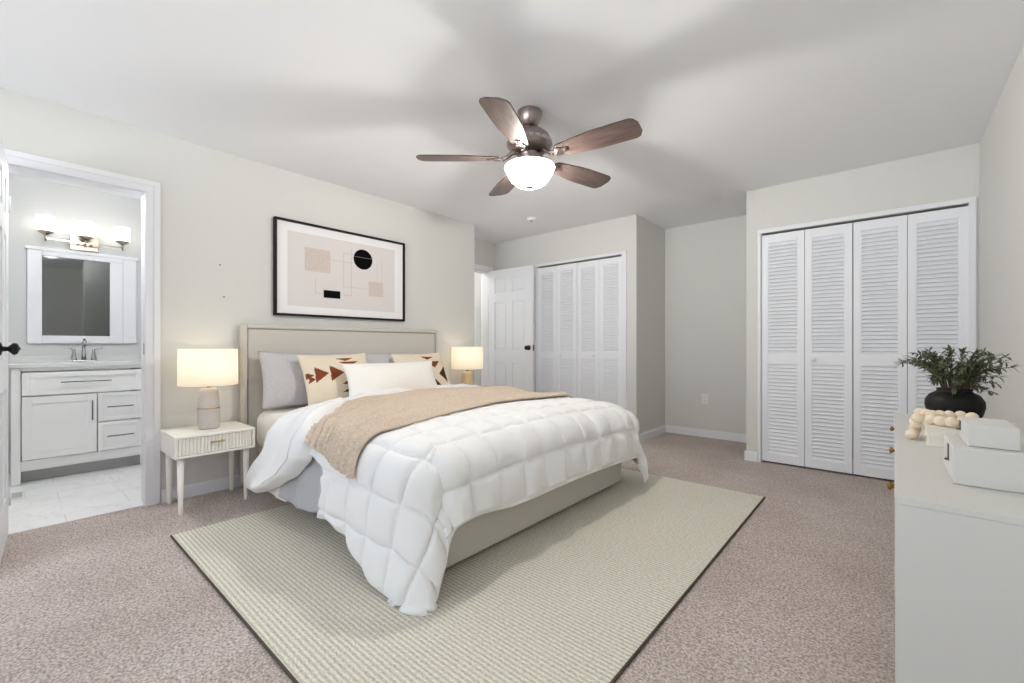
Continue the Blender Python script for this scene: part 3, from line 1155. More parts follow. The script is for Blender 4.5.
# ------------------------------------------------------------------ pillows
def pillow(name, w, h, t, loc, yaw, lean, roll, material, label, cat, group=None, N=48, pattern=None, wrinkle=0.006, seed=0.0, sag=0.0):
    """Front face looks along +x before yaw; width runs along y, height along z; origin at the bottom centre."""
    vs, fs, uvs = [], [], []
    idx = {}

    def pt(i, j, side):
        u, v = -1 + 2 * i / N, -1 + 2 * j / N
        border = i in (0, N) or j in (0, N)
        key = (i, j, 0 if border else side)
        if key in idx:
            return idx[key]
        yy = w / 2 * u * (1 - 0.055 * (1 - v * v))
        zz = h / 2 * v * (1 - 0.075 * (1 - u * u))
        prof_ = ((1 - u ** 4) * (1 - v ** 4)) ** 0.5 if not border else 0.0
        prof_ *= 0.55 + 0.45 * (1 - u * u) * (1 - v * v)
        nz = noise.noise(Vector((yy * 7 + seed, zz * 7, seed + side)))
        nz3 = noise.noise(Vector((yy * 18 + seed, zz * 18, seed + side * 3)))
        xx = side * (t / 2 * prof_ + (wrinkle * nz + wrinkle * 0.4 * nz3) * min(1.0, prof_ * 3))
        zz -= sag * (1 - u * u) * (v + 1) / 2
        vs.append((xx, yy, zz + h / 2))
        uvs.append(((u + 1) / 2, (1 - v) / 2, side))
        idx[key] = len(vs) - 1
        return idx[key]

    for side in (1, -1):
        for i in range(N):
            for j in range(N):
                a, b, c, d = pt(i, j, side), pt(i + 1, j, side), pt(i + 1, j + 1, side), pt(i, j + 1, side)
                fs.append((a, b, c, d) if side > 0 else (a, d, c, b))
    me = bpy.data.meshes.new(name)
    me.from_pydata(vs, [], fs)
    for p_ in me.polygons:
        p_.use_smooth = True
    me.materials.append(material)
    if pattern:
        ca = me.color_attributes.new('weave', 'FLOAT_COLOR', 'POINT')
        for k, (u, v, side) in enumerate(uvs):
            c = lin((226, 213, 192))
            sp = noise.noise(Vector((u * 160, v * 160, 0))) * 0.06
            c = tuple(max(0, x * (1 + sp)) for x in c[:3]) + (1,)
            if side > 0:
                for (tri, tc) in pattern:
                    if in_tri((u + 0.05, v), tri):
                        c = tuple(x * (1 + sp * 2) for x in lin(tc)[:3]) + (1,)
            ca.data[k].color = c
    o = bpy.data.objects.new(name, me)
    COL.objects.link(o)
    o.matrix_world = Matrix.Translation(loc) @ Matrix.Rotation(yaw, 4, 'Z') @ Matrix.Rotation(-lean, 4, 'Y') @ Matrix.Rotation(roll, 4, 'X')
    return tag(o, label, cat, group)


def in_tri(p, t):
    def sg(a, b, c):
        return (a[0] - c[0]) * (b[1] - c[1]) - (b[0] - c[0]) * (a[1] - c[1])
    s = [sg(p, t[0], t[1]), sg(p, t[1], t[2]), sg(p, t[2], t[0])]
    return not (min(s) < 0 and max(s) > 0)


RUST, DARK = (126, 66, 42), (72, 44, 34)
PAT_L = [(t, c) for t, c in zip(
    [[(0.18, 0.28), (0.16, 0.59), (0.35, 0.43)], [(0.38, 0.27), (0.36, 0.6), (0.57, 0.44)], [(0.07, 0.37), (0.16, 0.44), (0.06, 0.50)],
     [(0.5, 0.11), (0.79, 0.12), (0.64, 0.19)], [(0.52, 0.2), (0.86, 0.21), (0.66, 0.30)], [(0.50, 0.68), (0.67, 0.55), (0.67, 0.69)],
     [(0.50, 0.83), (0.70, 0.71), (0.70, 0.83)], [(0.90, 0.34), (0.98, 0.28), (0.98, 0.36)], [(0.10, 0.45), (0.17, 0.52), (0.08, 0.58)]],
    [RUST, RUST, RUST, RUST, RUST, RUST, DARK, RUST, RUST])]
PAT_R = [(t, c) for t, c in zip(
    [[(0.53, 0.1), (0.79, 0.13), (0.64, 0.21)], [(0.53, 0.25), (0.89, 0.26), (0.74, 0.43)], [(0.80, 0.58), (0.97, 0.39), (0.97, 0.78)],
     [(0.62, 0.96), (0.68, 0.70), (0.88, 0.96)], [(0.15, 0.36), (0.28, 0.46), (0.13, 0.52)], [(0.38, 0.31), (0.49, 0.41), (0.37, 0.49)]],
    [RUST, RUST, DARK, DARK, DARK, DARK])]

pillow('pillow', 0.70, 0.43, 0.17, (0.300, 1.520, 0.576), 0.0, math.radians(17), math.radians(-2), M['grey_pillow'],
       'grey linen pillow nearest the taupe lamp', 'pillow', 'grey pillows against the headboard', seed=1.0)
pillow('pillow', 0.68, 0.42, 0.16, (0.295, 2.235, 0.576), 0.0, math.radians(17), math.radians(1), M['grey_pillow'],
       'grey linen pillow mostly hidden between the two patterned cushions', 'pillow', 'grey pillows against the headboard', seed=6.0)
pillow('cushion', 0.575, 0.42, 0.15, (0.480, 1.695, 0.590), math.radians(2), math.radians(23), math.radians(1), M['cushion'],
       'cream cushion with a row of rust triangles, leaning on the grey pillow beside the lamp', 'cushion', 'patterned cushions', N=110, pattern=PAT_L, seed=2.0)
pillow('cushion', 0.56, 0.42, 0.15, (0.490, 2.495, 0.590), math.radians(-2), math.radians(25), math.radians(1), M['cushion'],
       'cream cushion with dark brown triangles, behind the far end of the white lumbar pillow', 'cushion', 'patterned cushions', N=110, pattern=PAT_R, seed=3.0)
pillow('lumbar_pillow', 0.86, 0.29, 0.15, (0.660, 2.055, 0.640), math.radians(0), math.radians(24), math.radians(0), M['sheet'],
       'long white lumbar pillow in front of the patterned cushions', 'pillow', seed=4.0)


# ================================================================== nightstands
def nightstand(loc, label):
    """built at its base; depth runs along +x from the wall"""
    t = thing('nightstand', label, 'nightstand', loc, 'nightstands')
    D, Wd, Z0, Z1 = 0.385, 0.44, 0.352, 0.488
    c = MB()
    c.box(0, D, -Wd / 2, Wd / 2, Z1 - 0.018, Z1, 0.004)                # top
    c.box(0, D, -Wd / 2, Wd / 2, Z0, Z0 + 0.014, 0.003)
    c.box(0, D, -Wd / 2, -Wd / 2 + 0.016, Z0 + 0.014, Z1 - 0.018, 0.002)
    c.box(0, D, Wd / 2 - 0.016, Wd / 2, Z0 + 0.014, Z1 - 0.018, 0.002)
    c.box(0, 0.012, -Wd / 2 + 0.016, Wd / 2 - 0.016, Z0 + 0.014, Z1 - 0.018)
    c.build('cabinet', M['oak_white'], t, world=False)
    d = MB()
    ya, yb = -Wd / 2 + 0.018, Wd / 2 - 0.018
    d.box(0.03, D - 0.014, ya, yb, Z0 + 0.017, Z1 - 0.021)
    n = 21
    pitch = (yb - ya) / n
    rows = []
    zs = [Z0 + 0.017, Z1 - 0.021]
    line = []
    for k in range(n):
        for s in range(7):
            a = PI * s / 6
            line.append((D - 0.014 + 0.0115 * math.sin(a) ** 0.7 if 0 < s < 6 else D - 0.014, ya + (k + s / 6.0) * pitch))
    d.grid([[(x, y, z) for (x, y) in line] for z in zs])
    dr = d.build('drawer', M['oak_white'], t, world=False)
    hnd = MB()
    hnd.tube([(D - 0.006, -0.028, 0.432), (D + 0.016, -0.028, 0.432)], 0.0035, 8)
    hnd.tube([(D - 0.006, 0.028, 0.432), (D + 0.016, 0.028, 0.432)], 0.0035, 8)
    hnd.box(D + 0.012, D + 0.019, -0.040, 0.040, 0.427, 0.437, 0.003)
    hnd.build('handle', M['brass'], dr, world=False)
    for sx in (0.042, D - 0.050):
        for sy in (-1, 1):
            y = sy * (Wd / 2 - 0.040)
            MB().lathe([(0.011, 0.0), (0.0125, 0.004), (0.019, Z0 + 0.001)], (sx, y, 0), 18).build('leg', M['oak_white'], t, world=False)
    return t


NSA = nightstand((0.017, 0.872, 0.0), 'cream nightstand with fluted drawer beside the bathroom doorway')
NSB = copy_tree(NSA)
NSB.location = (0.017, 3.295, 0.0)
NSB['label'] = 'nightstand mostly hidden on the far side of the bed'


def table_lamp(loc, shade_r, z_bot, z_top, base_prof, base_mat, label, band=None):
    t = thing('table_lamp', label, 'lamp', loc, 'bedside table lamps')
    x, y, z = loc
    MB().lathe(base_prof, (0, 0, 0), 40).build('base', base_mat, t, world=False)
    top = base_prof[-1][1]
    if band:
        MB().lathe([(band[0], band[1] - 0.003), (band[0] + 0.0015, band[1] - 0.002), (band[0] + 0.0015, band[1] + 0.002), (band[0], band[1] + 0.003)], (0, 0, 0), 40).build('band', M['brass'], t, world=False)
    MB().lathe([(0.012, top - 0.002), (0.012, top + 0.03), (0.018, top + 0.035), (0.018, top + 0.075), (0.0, top + 0.078)], (0, 0, 0), 20).build('socket', M['brass'], t, world=False)
    s = MB()
    r0, r1 = shade_r, shade_r * 0.985
    s.open_lathe([(r0 - 0.004, z_bot), (r0, z_bot), (r1, z_top), (r1 - 0.004, z_top), (r1 - 0.004, z_top - 0.004), (r0 - 0.004, z_bot + 0.004)], n=56)
    sh = s.build('lamp_shade', M['lamp_shade'], t, world=False)
    sp = MB()
    for k in range(3):
        a = 2 * PI * k / 3 + 0.4
        sp.tube([(0.016 * math.cos(a), 0.016 * math.sin(a), top + 0.06), ((r1 - 0.003) * math.cos(a), (r1 - 0.003) * math.sin(a), z_top - 0.01)], 0.0016, 6)
    sp.build('spider_fitting', M['brass'], t, world=False)
    MB().ball((0, 0, top + 0.115), 0.028, scale=(1, 1, 1.2)).build('bulb', M['vanity_glass'], t, world=False)
    lamp_light('lamp_bulb_light', (x, y, z + z_bot + 0.13), 0.36, (1.0, 0.84, 0.64), 0.05)
    return t


table_lamp((0.205, 0.876, 0.4895), 0.168, 0.290, 0.528,
           [(0.0, 0.0), (0.052, 0.0), (0.060, 0.008), (0.064, 0.05), (0.063, 0.12), (0.060, 0.19), (0.054, 0.245), (0.048, 0.262), (0.034, 0.27), (0.0, 0.272)],
           M['lamp_grey'], 'lit table lamp with taupe ceramic base and brass band beside the bathroom doorway', (0.0632, 0.135))
table_lamp((0.205, 3.235, 0.4895), 0.172, 0.300, 0.535,
           [(0.0, 0.0), (0.055, 0.0), (0.058, 0.006), (0.058, 0.24), (0.054, 0.262), (0.030, 0.272), (0.0, 0.274)],
           M['lamp_wood'], 'lit table lamp with tan wood base on the far side of the bed')

# ================================================================== framed art
art = thing('framed_art', 'black-framed abstract print of circle and blocks above the headboard', 'picture', (0.001, 1.95, 1.285))
A0, A1, AZ0, AZ1 = 1.352, 2.556, 1.278, 2.045
f = MB()
fw = 0.018
for (ya, yb, za, zb) in ((A0, A0 + fw, AZ0, AZ1), (A1 - fw, A1, AZ0, AZ1), (A0 + fw, A1 - fw, AZ0, AZ0 + fw), (A0 + fw, A1 - fw, AZ1 - fw, AZ1)):
    f.box(0.002, 0.040, ya, yb, za, zb, 0.002)
f.build('frame', M['black_frame'], art)
MB().box(0.004, 0.022, A0 + fw - 0.001, A1 - fw + 0.001, AZ0 + fw - 0.001, AZ1 - fw + 0.001).build('mat_board', M['mat_board'], art)
p = MB()
xp = 0.0225
p.box(0.0215, xp, 1.453, 2.444, 1.360, 1.960, 0, 0)


def flat(m_, y0, y1, z0, z1, mi, x=0.0228):
    m_.poly([(x, y0, z0), (x, y1, z0), (x, y1, z1), (x, y0, z1)], mi)


for (y0, y1, z0, z1) in ((1.923, 1.926, 1.55, 1.85), (1.997, 2.0, 1.484, 1.90), (1.675, 1.678, 1.467, 1.60), (1.675, 2.0, 1.481, 1.484), (1.923, 2.303, 1.555, 1.558),
                         (1.589, 2.01, 1.772, 1.775), (2.302, 2.305, 1.63, 1.85), (2.254, 2.257, 1.498, 1.805), (1.923, 2.03, 1.848, 1.851), (1.70, 1.703, 1.66, 1.84)):
    flat(p, y0, y1, z0, z1, 3)
flat(p, 1.589, 1.804, 1.657, 1.848, 1, 0.0230)
flat(p, 2.166, 2.319, 1.495, 1.630, 1, 0.0230)
flat(p, 1.746, 1.894, 1.446, 1.511, 2, 0.0232)
p.poly([(0.0232, 2.112 + 0.094 * math.cos(2 * PI * k / 48), 1.821 + 0.091 * math.sin(2 * PI * k / 48)) for k in range(48)], 2)
flat(p, 2.02, 2.204, 1.838, 1.8395, 3, 0.0234)
p.build('art_print', [M['print'], M['print_pink'], M['print_black'], M['print_line']], art)

# ================================================================== ceiling fan
FX, FY = 2.0125, 2.0445
fan = thing('ceiling_fan', 'five-blade ceiling fan with walnut blades and lit glass bowl', 'ceiling fan', (FX, FY, 2.44))
FL = lambda z: z - 2.44            # heights below the ceiling
FM = lambda z: z - 2.44 + 0.018
MB().lathe([(0.0, FL(2.4395)), (0.072, FL(2.4395)), (0.072, FL(2.432)), (0.070, FL(2.410)), (0.060, FL(2.378)), (0.046, FL(2.356)), (0.034, FL(2.347)), (0.0, FL(2.345))], (0, 0, 0), 36).build('canopy', M['bronze'], fan, world=False)
MB().lathe([(0.0125, FM(2.362)), (0.0125, FM(2.318))], (0, 0, 0), 18).build('downrod', M['bronze'], fan, world=False)
mh = MB().lathe([(0.0, FM(2.322)), (0.030, FM(2.322)), (0.055, FM(2.314)), (0.088, FM(2.298)), (0.119, FM(2.272)), (0.132, FM(2.245)), (0.134, FM(2.236)), (0.130, FM(2.232)),
                 (0.130, FM(2.226)), (0.135, FM(2.222)), (0.134, FM(2.212)), (0.122, FM(2.200)), (0.098, FM(2.186)), (0.078, FM(2.176)), (0.0, FM(2.174))], (0, 0, 0), 48)
mh = mh.build('motor_housing', M['bronze'], fan, world=False)
vn = MB()
ring = []
for (dr_, z_) in ((-0.006, 2.2375), (0.0, 2.2375), (0.0, 2.2195), (-0.006, 2.2195)):
    row = []
    for k in range(121):
        a = 2 * PI * k / 120
        bump_ = 0.0030 if (k % 6) in (1, 2, 3, 4) else -0.0030
        rr = 0.1335 + dr_ + (bump_ if dr_ == 0.0 else 0.0)
        row.append((rr * math.cos(a), rr * math.sin(a), FM(z_)))
    ring.append(row)
vn.grid(ring, smooth=False)
bmesh.ops.remove_doubles(vn.bm, verts=vn.bm.verts, dist=1e-6)
vn.build('vent_ring', M['chrome'], mh, world=False)
MB().lathe([(0.0, FM(2.176)), (0.060, FM(2.176)), (0.064, FM(2.165)), (0.060, FM(2.150)), (0.050, FM(2.140)), (0.052, FM(2.110)), (0.075, FM(2.098)), (0.1450, FM(2.096)), (0.1450, FM(2.092)), (0.0, FM(2.091))], (0, 0, 0), 36).build('switch_housing', M['bronze'], fan, world=False)  # bottom plate widened to hold back the bulb's upward light
# glass bowl, open at the top
bw_ = MB()
bowl = [(0.148, 2.090), (0.150, 2.083), (0.142, 2.071), (0.138, 2.062), (0.129, 2.040), (0.111, 2.011), (0.084, 1.987), (0.050, 1.973), (0.018, 1.969), (0.0005, 1.9685)]
bw_.open_lathe([(r_, FM(z_)) for (r_, z_) in bowl], n=56)
bw_.build('glass_bowl', M['bowl_glass'], fan, world=False)
MB().lathe([(0.0, FM(1.957)), (0.006, FM(1.958)), (0.010, FM(1.962)), (0.022, FM(1.969)), (0.025, FM(1.975)), (0.0, FM(1.978))], (0, 0, 0), 24).build('finial', M['bronze'], fan, world=False)
# the blades, each on a cast iron arm
PH = math.radians(-66.3)
NB = 30


def blade_half(t):
    """half width along the blade, t 0..1"""
    w_ = 0.052 + 0.026 * smooth(0, 0.55, t)
    if t > 0.88:
        e_ = (t - 0.88) / 0.12
        w_ *= max(0.12, (1 - e_ ** 3.2)) ** (1 / 2.6)
    if t < 0.06:
        w_ *= 0.72 + 0.28 * math.sqrt(t / 0.06)
    return w_


for k in range(5):
    a = PH + 2 * PI * k / 5
    Rz = Matrix.Rotation(a, 4, 'Z')
    pitch = Matrix.Rotation(math.radians(-12), 4, 'X')
    rows_t, rows_b = [], []
    b_ = MB()
    x0, x1 = 0.185, 0.672
    for i in range(NB + 1):
        t = i / NB
        x = x0 + (x1 - x0) * t
        hw = blade_half(t)
        rows_t.append([(x, hw * s_, 0.0035) for s_ in (-1, -0.5, 0, 0.5, 1)])
        rows_b.append([(x, hw * s_, -0.0035) for s_ in (1, 0.5, 0, -0.5, -1)])
    b_.grid([rt + rb + [rt[0]] for rt, rb in zip(rows_t, rows_b)], smooth=False)
    b_.poly([p_ for p_ in (rows_t[0] + rows_b[0])]); b_.poly([p_ for p_ in reversed(rows_t[-1] + rows_b[-1])])
    bmesh.ops.remove_doubles(b_.bm, verts=b_.bm.verts, dist=1e-5)
    bl = b_.build('blade', M['blade_wood'], fan, world=False)
    bl.matrix_local = Matrix.Translation((0, 0, FM(2.142))) @ Rz @ pitch
    ir = MB()
    ir.tube([(0.070, 0.0, 0.040), (0.105, 0.0, 0.030), (0.135, 0.0, 0.006), (0.165, 0.0, -0.008)], 0.013, 10, radii=[0.017, 0.014, 0.012, 0.013])
    ir.lathe([(0.0, -0.0115), (0.028, -0.0115), (0.032, -0.009), (0.032, -0.0045), (0.0, -0.004)], (0.195, 0, 0), 24)
    ir.box(0.155, 0.255, -0.016, 0.016, -0.0100, -0.0040, 0.002)
    for (px_, py_) in ((0.178, 0.02), (0.178, -0.02), (0.240, 0.0)):
        ir.lathe([(0.0, -0.014), (0.005, -0.0135), (0.006, -0.011), (0.0, -0.0105)], (px_, py_, 0), 10)
    io = ir.build('blade_arm', M['bronze'], bl, world=False)
lamp_light('fan_bulb_light', (FX, FY, 2.062), 60, (0.965, 0.985, 1.0), 0.040)

# smoke detector
sd = thing('smoke_detector', 'small round white smoke detector on the ceiling before the closet', 'smoke detector', (0.671, 3.759, 2.4395))
MB().lathe([(0.0, -0.030), (0.028, -0.030), (0.046, -0.024), (0.050, -0.012), (0.050, 0.0), (0.0, 0.0)], (0, 0, 0), 32).build('body', M['plastic_white'], sd, world=False)
MB().lathe([(0.0, -0.034), (0.012, -0.034), (0.014, -0.029), (0.0, -0.029)], (0, 0, 0), 18).build('sensor_button', M['socket_dark'], sd, world=False)

# wall outlet in the recess
ol = thing('wall_outlet', 'white double socket plate low on the recess wall', 'outlet', (2.058, YN - 0.0005, 0.432))
MB().box(2.058 - 0.036, 2.058 + 0.036, YN - 0.0065, YN - 0.0005, 0.432 - 0.058, 0.432 + 0.058, 0.003).build('plate', M['plastic_white'], ol)
for dz in (-0.026, 0.026):
    so = MB().box(2.058 - 0.017, 2.058 + 0.017, YN - 0.0085, YN - 0.0065, 0.432 + dz - 0.015, 0.432 + dz + 0.015, 0.002).build('socket', M['plastic_white'], ol)
    sl = MB()
    for dx in (-0.007, 0.007):
        sl.box(2.058 + dx - 0.0015, 2.058 + dx + 0.0015, YN - 0.0090, YN - 0.0085, 0.432 + dz - 0.004, 0.432 + dz + 0.006)
    sl.build('slots', M['socket_dark'], so)
# two wall plugs left in the bed wall
for (y, z, lab) in ((0.997, 1.620, 'small grey wall plug left in the bare wall, upper of two'), (1.022, 1.392, 'small grey wall plug left in the bare wall, lower of two')):
    o = MB().lathe([(0.0, 0.0), (0.006, 0.0), (0.006, 0.003), (0.003, 0.005), (0.0, 0.005)], (0.0005, y, z), 14, axis='x').build('wall_plug', M['anchor'])
    tag(o, lab, 'wall plug', 'wall plugs above the nightstand')

# ================================================================== bathroom
VX = -1.215                    # cabinet face
VY0, VY1 = 0.012, 0.800
van = thing('vanity', 'white shaker bathroom vanity with quartz counter seen through the doorway', 'vanity', (VX - 0.27, 0.4, 0.004))
c = MB()
c.box(BX + 0.002, VX, VY0, VY0 + 0.047, 0.0045, 0.872, 0.002)
c.box(BX + 0.002, VX, VY1 - 0.047, VY1, 0.0045, 0.872, 0.002)
c.box(VX - 0.02, VX, VY0 + 0.047, VY1 - 0.047, 0.848, 0.872)
c.box(VX - 0.02, VX, VY0 + 0.047, VY1 - 0.047, 0.118, 0.180)
c.box(BX + 0.002, VX - 0.022, VY0 + 0.047, VY1 - 0.047, 0.10, 0.118)
c.box(BX + 0.002, BX + 0.014, VY0 + 0.047, VY1 - 0.047, 0.118, 0.87)
c.build('cabinet', M['vanity_white'], van)
MB().box(VX - 0.120, VX - 0.105, VY0 + 0.047, VY1 - 0.047, 0.0045, 0.10).build('toe_kick', M['toe_grey'], van)
ct = MB().box(BX + 0.002, VX + 0.018, VY0 - 0.012, VY1 + 0.012, 0.873, 0.902, 0.003)
ct.box(BX + 0.002, BX + 0.02, VY0 - 0.012, VY1 + 0.012, 0.902, 0.95, 0.002)
ct.build('countertop', M['counter'], van)


def shaker(m_, y0, y1, z0, z1, fr=0.045):
    x1 = VX + 0.018
    m_.box(VX + 0.001, x1 - 0.009, y0 + fr - 0.002, y1 - fr + 0.002, z0 + fr - 0.002, z1 - fr + 0.002)
    m_.box(VX + 0.001, x1, y0, y0 + fr, z0, z1, 0.0015)
    m_.box(VX + 0.001, x1, y1 - fr, y1, z0, z1, 0.0015)
    m_.box(VX + 0.001, x1, y0 + fr, y1 - fr, z0, z0 + fr, 0.0015)
    m_.box(VX + 0.001, x1, y0 + fr, y1 - fr, z1 - fr, z1, 0.0015)


def bar_handle(p0, p1):
    m_ = MB()
    m_.tube([p0, p1], 0.0045, 10)
    a, b = Vector(p0), Vector(p1)
    for t in (0.12, 0.88):
        q = a.lerp(b, t)
        m_.tube([q, q - Vector((0.024, 0, 0))], 0.0035, 8)
    return m_


HX = VX + 0.042
for (nm, y0, y1, z0, z1, hp, fr) in (
        ('drawer', 0.064, 0.750, 0.664, 0.838, ((HX, 0.263, 0.757), (HX, 0.553, 0.757)), 0.040),
        ('door', 0.064, 0.468, 0.186, 0.656, ((HX, 0.440, 0.445), (HX, 0.440, 0.602)), 0.052),
        ('drawer', 0.474, 0.750, 0.425, 0.656, ((HX, 0.528, 0.539), (HX, 0.693, 0.539)), 0.030),
        ('drawer', 0.474, 0.750, 0.186, 0.417, ((HX, 0.528, 0.300), (HX, 0.693, 0.300)), 0.030)):
    m = MB(); shaker(m, y0, y1, z0, z1, fr)
    d = m.build(nm, M['vanity_white'], van)
    h = bar_handle(*hp).build('handle', M['steel_dark'], d)
    h['label'] = 'dark steel bar handle'

fc = thing('faucet', 'brushed nickel two-handle faucet on the vanity counter', 'faucet', (-1.66, 0.430, 0.902))
MB().box(-1.685, -1.635, 0.350, 0.510, 0.9025, 0.914, 0.005).build('base_plate', M['chrome'], fc)
m = MB()
m.tube([(-1.665, 0.430, 0.914), (-1.665, 0.430, 1.03), (-1.655, 0.430, 1.072), (-1.625, 0.430, 1.090), (-1.585, 0.430, 1.076), (-1.568, 0.430, 1.045)], 0.009, 12, radii=[0.017, 0.012, 0.011, 0.011, 0.011, 0.011])
m.build('spout', M['chrome'], fc)
for sy in (-1, 1):
    m = MB().lathe([(0.021, 0.0), (0.018, 0.02), (0.010, 0.075), (0.012, 0.095), (0.0, 0.102)], (-1.66, 0.430 + sy * 0.062, 0.914), 20)
    m.tube([(-1.66, 0.430 + sy * 0.062, 1.002), (-1.655, 0.430 + sy * 0.095, 1.016), (-1.652, 0.430 + sy * 0.122, 1.018)], 0.005, 8)
    m.build('tap_handle', M['chrome'], fc)

mr = thing('mirror', 'white-framed mirror above the bathroom vanity', 'mirror', (BX, 0.45, 1.05))
MY0, MY1, MZ0, MZ1 = 0.100, 0.795, 1.058, 1.856
GY0, GY1, GZ0, GZ1 = 0.185, 0.608, 1.125, 1.798
m = MB()
m.box(BX + 0.001, BX + 0.030, MY0, GY0, MZ0, MZ1, 0.006)
m.box(BX + 0.001, BX + 0.030, GY1 + 0.088, MY1, MZ0, MZ1, 0.006)
m.box(BX + 0.001, BX + 0.024, GY1, GY1 + 0.088, MZ0 + 0.02, MZ1 - 0.02, 0.004)
m.box(BX + 0.001, BX + 0.030, GY0, GY1 + 0.088, MZ0, GZ0, 0.006)
m.box(BX + 0.001, BX + 0.030, GY0, GY1 + 0.088, GZ1, MZ1, 0.006)
m.box(BX + 0.001, BX + 0.040, MY0 - 0.012, MY1 + 0.012, MZ1 - 0.016, MZ1 + 0.012, 0.005)
m.build('frame', M['trim'], mr)
g = MB().box(BX + 0.001, BX + 0.012, GY0 - 0.001, GY1 + 0.001, GZ0 - 0.001, GZ1 + 0.001).build('mirror_glass', M['mirror'], mr)
g['label'] = 'silvered glass tinted to darken its reflection'

vl = thing('vanity_light', 'brushed nickel three-light bar above the bathroom mirror', 'wall light', (BX, 0.442, 1.95))
MB().box(BX + 0.0005, BX + 0.022, 0.350, 0.535, 1.880, 2.008, 0.004).build('back_plate', M['nickel'], vl)
SX = -1.672
m = MB()
m.box(SX - 0.006, SX + 0.006, 0.203, 0.685, 1.928, 1.940, 0.002)
for y in (0.203, 0.442, 0.685):
    m.tube([(SX, y, 1.910), (SX, y, 1.985)], 0.007, 10)
    m.lathe([(0.007, 1.955), (0.030, 1.972), (0.050, 1.986), (0.050, 1.992), (0.0, 1.993)], (SX, y, 0), 24)
for y in (0.400, 0.484):
    m.tube([(BX + 0.02, y, 1.934), (SX, y, 1.934)], 0.006, 8)
m.build('arm', M['nickel'], vl)
for y in (0.203, 0.442, 0.685):
    MB().open_lathe([(0.010, 1.994), (0.054, 1.994), (0.054, 2.116), (0.050, 2.116), (0.050, 1.998), (0.010, 1.998)], (SX, y, 0), 32).build('glass_shade', M['vanity_glass'], vl)
    lamp_light('vanity_bulb_light', (SX, y, 2.05), 0.02, (1.0, 0.97, 0.92), 0.03)
lamp_light('bathroom_fill_light', (-0.28, 0.3, 2.12), 12.3, (0.98, 0.985, 1.0), 0.12)  # added fill for the bathroom, no fixture there
lamp_light('hall_fill_light', (-1.05, 4.1, 2.3), 9, (1.0, 0.98, 0.95), 0.1)  # unseen light added to brighten the hall

# floor register by the bathroom door
fr = thing('floor_register', 'small white floor register just inside the bathroom doorway', 'vent', (-0.89, 0.035, 0.0045))
MB().box(-0.985, -0.800, 0.000, 0.075, 0.0045, 0.012, 0.003).build('register_frame', M['plastic_white'], fr)
m = MB()
for k in range(6):
    m.box(-0.960 + k * 0.026, -0.946 + k * 0.026, 0.014, 0.062, 0.0121, 0.0135)
m.build('slots', M['toe_grey'], fr)

# ================================================================== dresser and what stands on it
DRX0, DRX1, DRY0, DRY1, DRZ = 3.6545, 4.090, 1.078, 2.418, 0.760
dr = thing('dresser', 'greige lacquered dresser with brass knobs against the right wall', 'dresser', ((DRX0 + DRX1) / 2, (DRY0 + DRY1) / 2, 0.0))
c = MB()
c.box(DRX0 + 0.0005, DRX1, DRY0 + 0.001, DRY0 + 0.026, 0.0005, DRZ - 0.0130, 0.001)
c.box(DRX0 + 0.0005, DRX1, DRY1 - 0.026, DRY1 - 0.001, 0.0005, DRZ - 0.0130, 0.001)
c.box(DRX0 + 0.024, DRX1, DRY0 + 0.026, DRY1 - 0.026, 0.06, 0.085)
c.box(DRX0 + 0.030, DRX0 + 0.045, DRY0 + 0.026, DRY1 - 0.026, 0.0005, 0.06)
c.box(DRX1 - 0.012, DRX1, DRY0 + 0.026, DRY1 - 0.026, 0.085, DRZ - 0.0130)
c.build('body', M['dresser'], dr)
MB().box(DRX0, DRX1, DRY0, DRY1, DRZ - 0.0128, DRZ, 0.001).build('top', M['dresser'], dr)
for (y0, y1, kp) in ((DRY0 + 0.029, 1.584, 1.359), (1.590, 2.048, 1.819), (2.054, DRY1 - 0.029, 2.288)):
    d = MB().box(DRX0 + 0.003, DRX0 + 0.022, y0, y1, 0.063, DRZ - 0.025, 0.002).build('door', M['dresser'], dr)
    kk = MB().lathe([(0.0, 0.0), (0.008, 0.0), (0.005, 0.004), (0.005, 0.006), (0.0095, 0.009), (0.0105, 0.012), (0.008, 0.0155), (0.0, 0.0165)], (DRX0 + 0.003, kp, 0.711), 20,
                    rot=Matrix.Rotation(-PI / 2, 3, 'Y')).build('knob', M['old_brass'], d)
    kk['label'] = 'aged brass knob'

dr.rotation_euler = (0, 0, -0.0060)

# storage boxes
def storage_box(x0, x1, y0, y1, z0, z1, pull_y, label):
    t = thing('storage_box', label, 'box', ((x0 + x1) / 2, (y0 + y1) / 2, z0), 'white storage boxes on the dresser')
    MB().box(x0, x1, y0, y1, z0 + 0.0003, z1, 0.0025).build('box_body', M['box_white'], t)
    zc = (z0 + z1) / 2
    m_ = MB().box(x0 - 0.0016, x0 + 0.001, pull_y - 0.010, pull_y + 0.010, zc - 0.004, z1 - 0.006, 0.0005)
    m_.tube([(x0 - 0.003, pull_y - 0.008, zc - 0.002), (x0 - 0.006, pull_y, zc - 0.003), (x0 - 0.003, pull_y + 0.008, zc - 0.002)], 0.0015, 6)
    m_.build('pull', M['box_pull'], t)


storage_box(3.740, 3.935, 1.254, 1.455, 0.760, 0.834, 1.335, 'larger white box beneath, on the dresser')
storage_box(3.763, 3.836, 1.286, 1.425, 0.8343, 0.8785, 1.395, 'smaller white box on top of the larger one')


